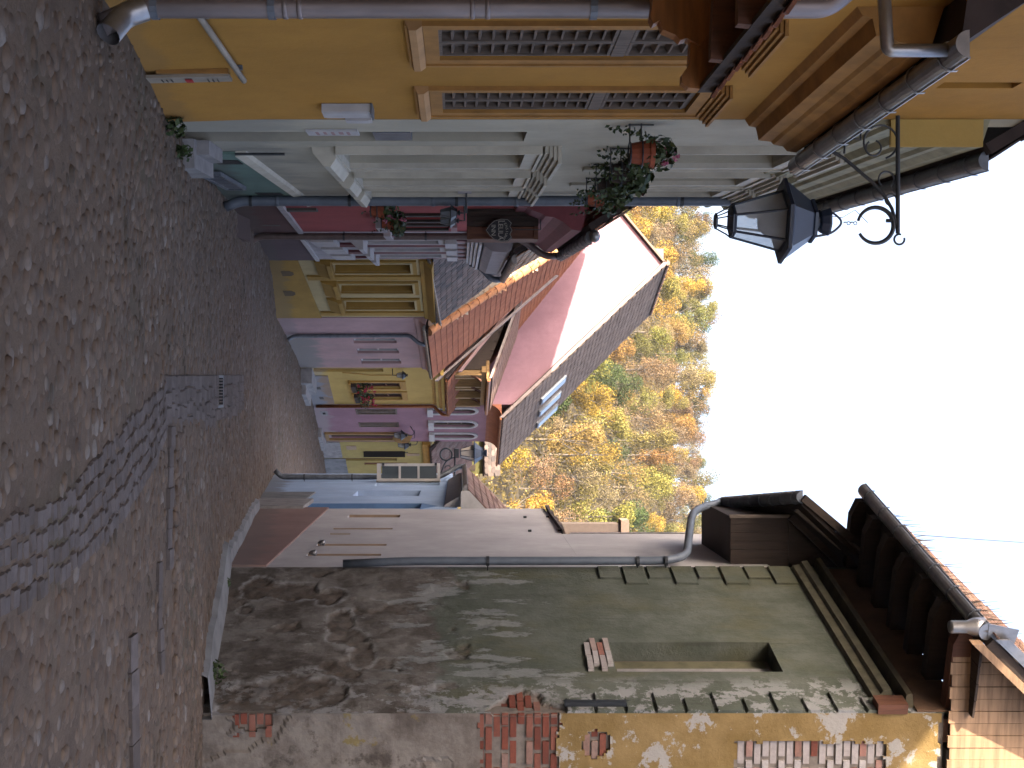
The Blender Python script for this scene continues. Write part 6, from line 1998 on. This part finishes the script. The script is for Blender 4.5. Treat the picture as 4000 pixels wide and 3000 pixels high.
for i in range(NU):
    for j in range(NZ):
        if mask[i][j]:
            continue
        u0, z0 = i * cs_, -1.2 + j * cs_
        c4 = [(u0, z0), (u0 + cs_, z0), (u0 + cs_, z0 + cs_), (u0, z0 + cs_)]
        mb.quad(*[fO.p(p_, q_, odisp(p_, q_) if .002 < p_ < (NU - .5) * cs_ else 0) for p_, q_ in c4])
        for di, dj, (pa, pb) in ((-1, 0, ((u0, z0), (u0, z0 + cs_))), (1, 0, ((u0 + cs_, z0), (u0 + cs_, z0 + cs_))), (0, -1, ((u0, z0), (u0 + cs_, z0))), (0, 1, ((u0, z0 + cs_), (u0 + cs_, z0 + cs_)))):
            ii, jj = i + di, j + dj
            if 0 <= ii < NU and 0 <= jj < NZ and mask[ii][jj]:
                mb.quad(fO.p(pa[0], pa[1], 0), fO.p(pb[0], pb[1], 0), fO.p(pb[0], pb[1], -.036), fO.p(pa[0], pa[1], -.036))
fO.rect(mb, NU * cs_, fO.L, -1.2, OT, 0)
part('plaster_coat', mb, m_och, hG)
z = -1.2; r_ = 0
while z < OT - .05:
    u = .004 if r_ % 2 else -.07
    while u < NU * cs_:
        L_ = .25
        uc_, zc_ = u + L_ / 2, z + .034
        i, j = int(uc_ / cs_), int((zc_ + 1.2) / cs_)
        k = max((mask[ii][j] for ii in range(max(0, i - 3), min(NU, i + 4))), default=0) if 0 <= j < NZ else 0
        if k and random.random() < .97:
            if uc_ < .1:
                brick(hG, fO, .06, zc_, -.018, .112, .064, .1, bme, .008); u = .128; continue
            brick(hG, fO, uc_, zc_, -.035 + random.choice((.012, .016, .02, .004)), .235, .064, .1, bmew if k == 2 and random.random() < .85 else bme, .008)
        u += L_ + .012
    z += .077; r_ += 1
for k in range(7):
    brick(hG, fO, .2 + k * .3, OT + .035 + .05 * (k % 2), -.08, .24, .065, .14, bmew, .03)
# narrow black bar on the wall beside the corner
mb = MB(); fG.box(mb, .07, .13, E + .98, E + 1.57, .03, .07); part('dark_bar', mb, m_iron, hG)

# ================================================================== overhead wire
wr = thing('overhead_wire', 'thin single wire crossing the white sky over the grey roof', 'wire', P(2090, 3500, 14.5))
mb = MB(); a_, b_ = P(2076, 3400, 14.6), P(2135, 4250, 30)
mb.tube([a_.lerp(b_, i / 12) + V((0, 0, -.12 * sin(pi * i / 12))) for i in range(13)], .007, 5); part('strand', mb, m_iron, wr)

# white gable dressing of the old rose house: small window and chimney
mb = MB(); fw_ = [gp(w, z, .012) for w, z in ((7.15, E + 4.85), (7.55, E + 4.85), (7.55, E + 5.3), (7.15, E + 5.3))]
mb.prism(fw_, fK.d3 * .05); gwn = part('window', mb, m_wood_y, hK)
mb = MB(); mb.prism([gp(w, z, .03) for w, z in ((7.2, E + 4.9), (7.5, E + 4.9), (7.5, E + 5.25), (7.2, E + 5.25))], fK.d3 * .01); part('pane', mb, m_glass, gwn)
mb = MB(); q = gp(6.2, E + 6.5, -1.0); mb.box(q - V((.25, .25, 0)), q + V((.25, .25, 1.0))); part('chimney', mb, m_pink, hK)

# unseen block and slab behind the pink house, added to shade dormer and gable
sn = SUN_DIR
mb = MB()
mb.box((-12, 36.7, -4.4), (-5.75, 39.55, E + 5.2)); part('unseen_wing', mb, m_pinks, hP)
S0, S1, S2 = gp(-.7, E + 2.45), gp(1.14, E + 3.05), gp(5.6, E + 4.45)
C = [S0 + sn * 9.9, S1 + sn * 7.9, S2 + sn * 3.1]  # outline projected sunward from the wanted shadow edge on the rose gable
mb = MB(); mb.prism([C[0], C[1], C[2], V((C[2].x, C[2].y, -4)), V((C[0].x, C[0].y, -4))], (-.6, -.1, 0)); part('unseen_rear_gable', mb, m_pinks, hP)
for a_, b_ in zip(C, C[1:]):
    ridge(hP, a_ + V((-.2, 0, -.02)), b_ + V((-.2, 0, -.02)), .16, m_ridge_or, .42)
# party gables closing the roof junctions
for f_, pl, m_, par in ((fY, ((-.3, 4), (-3.3, 9.6), (-4.8, 4)), m_yellow, hY), (fM, ((-.3, 1.9), (-3.2, 6.0), (-4.8, 1)), m_mint, hM),
                        (fR, ((-.3, 1.2), (-3.1, 5.6), (-4.8, .5)), m_red, hR), (fS, ((-.4, -.3), (-3.0, 3.0), (-4.8, -.5)), m_strw, hS)):
    mb = MB(); mb.prism([f_.p(f_.L - .3, E + z, n_) for n_, z in pl], f_.d3 * .6); part('party_gable', mb, m_, par)

# rear slopes of the left-hand roofs
for f_, pl, par in ((fY, ((-3.4, 10.4), (-7.0, 6.2)), hY), (fM, ((-3.6, 10.32), (-7.4, 3.9)), hM), (fR, ((-3.3, 7.5), (-6.8, 1.6)), hR), (fS, ((-3.3, 7.4), (-6.8, .9)), hS), (fD, ((-3.35, 3.9), (-6.8, -.8)), hD)):
    mb = MB(); mb.prism([f_.p(-.02, E + pl[0][1], pl[0][0]), f_.p(-.02, E + pl[1][1], pl[1][0]), f_.p(-.02, E + pl[1][1] - .15, pl[1][0]), f_.p(-.02, E + pl[0][1] - .15, pl[0][0])], f_.d3 * (f_.L + .04)); part('rear_roof', mb, m_tile_dark, par)
# autumn air: thin even haze round the whole scene
t = bpy.data.materials.new('haze'); t.use_nodes = True
t.node_tree.nodes.clear()
o_ = t.node_tree.nodes.new('ShaderNodeOutputMaterial'); v_ = t.node_tree.nodes.new('ShaderNodeVolumePrincipled')
v_.inputs['Color'].default_value = (.80, .87, 1.0, 1); v_.inputs['Density'].default_value = HAZE; v_.inputs['Anisotropy'].default_value = .2
t.node_tree.links.new(v_.outputs[0], o_.inputs['Volume'])
mb = MB(); mb.box((-2600, -70, -8.4), (2600, 2700, 75))
hz = part('haze', mb, t, None, kind='stuff')
hz['label'] = 'thin pale autumn haze over the street and the wooded hill'; hz['category'] = 'haze'
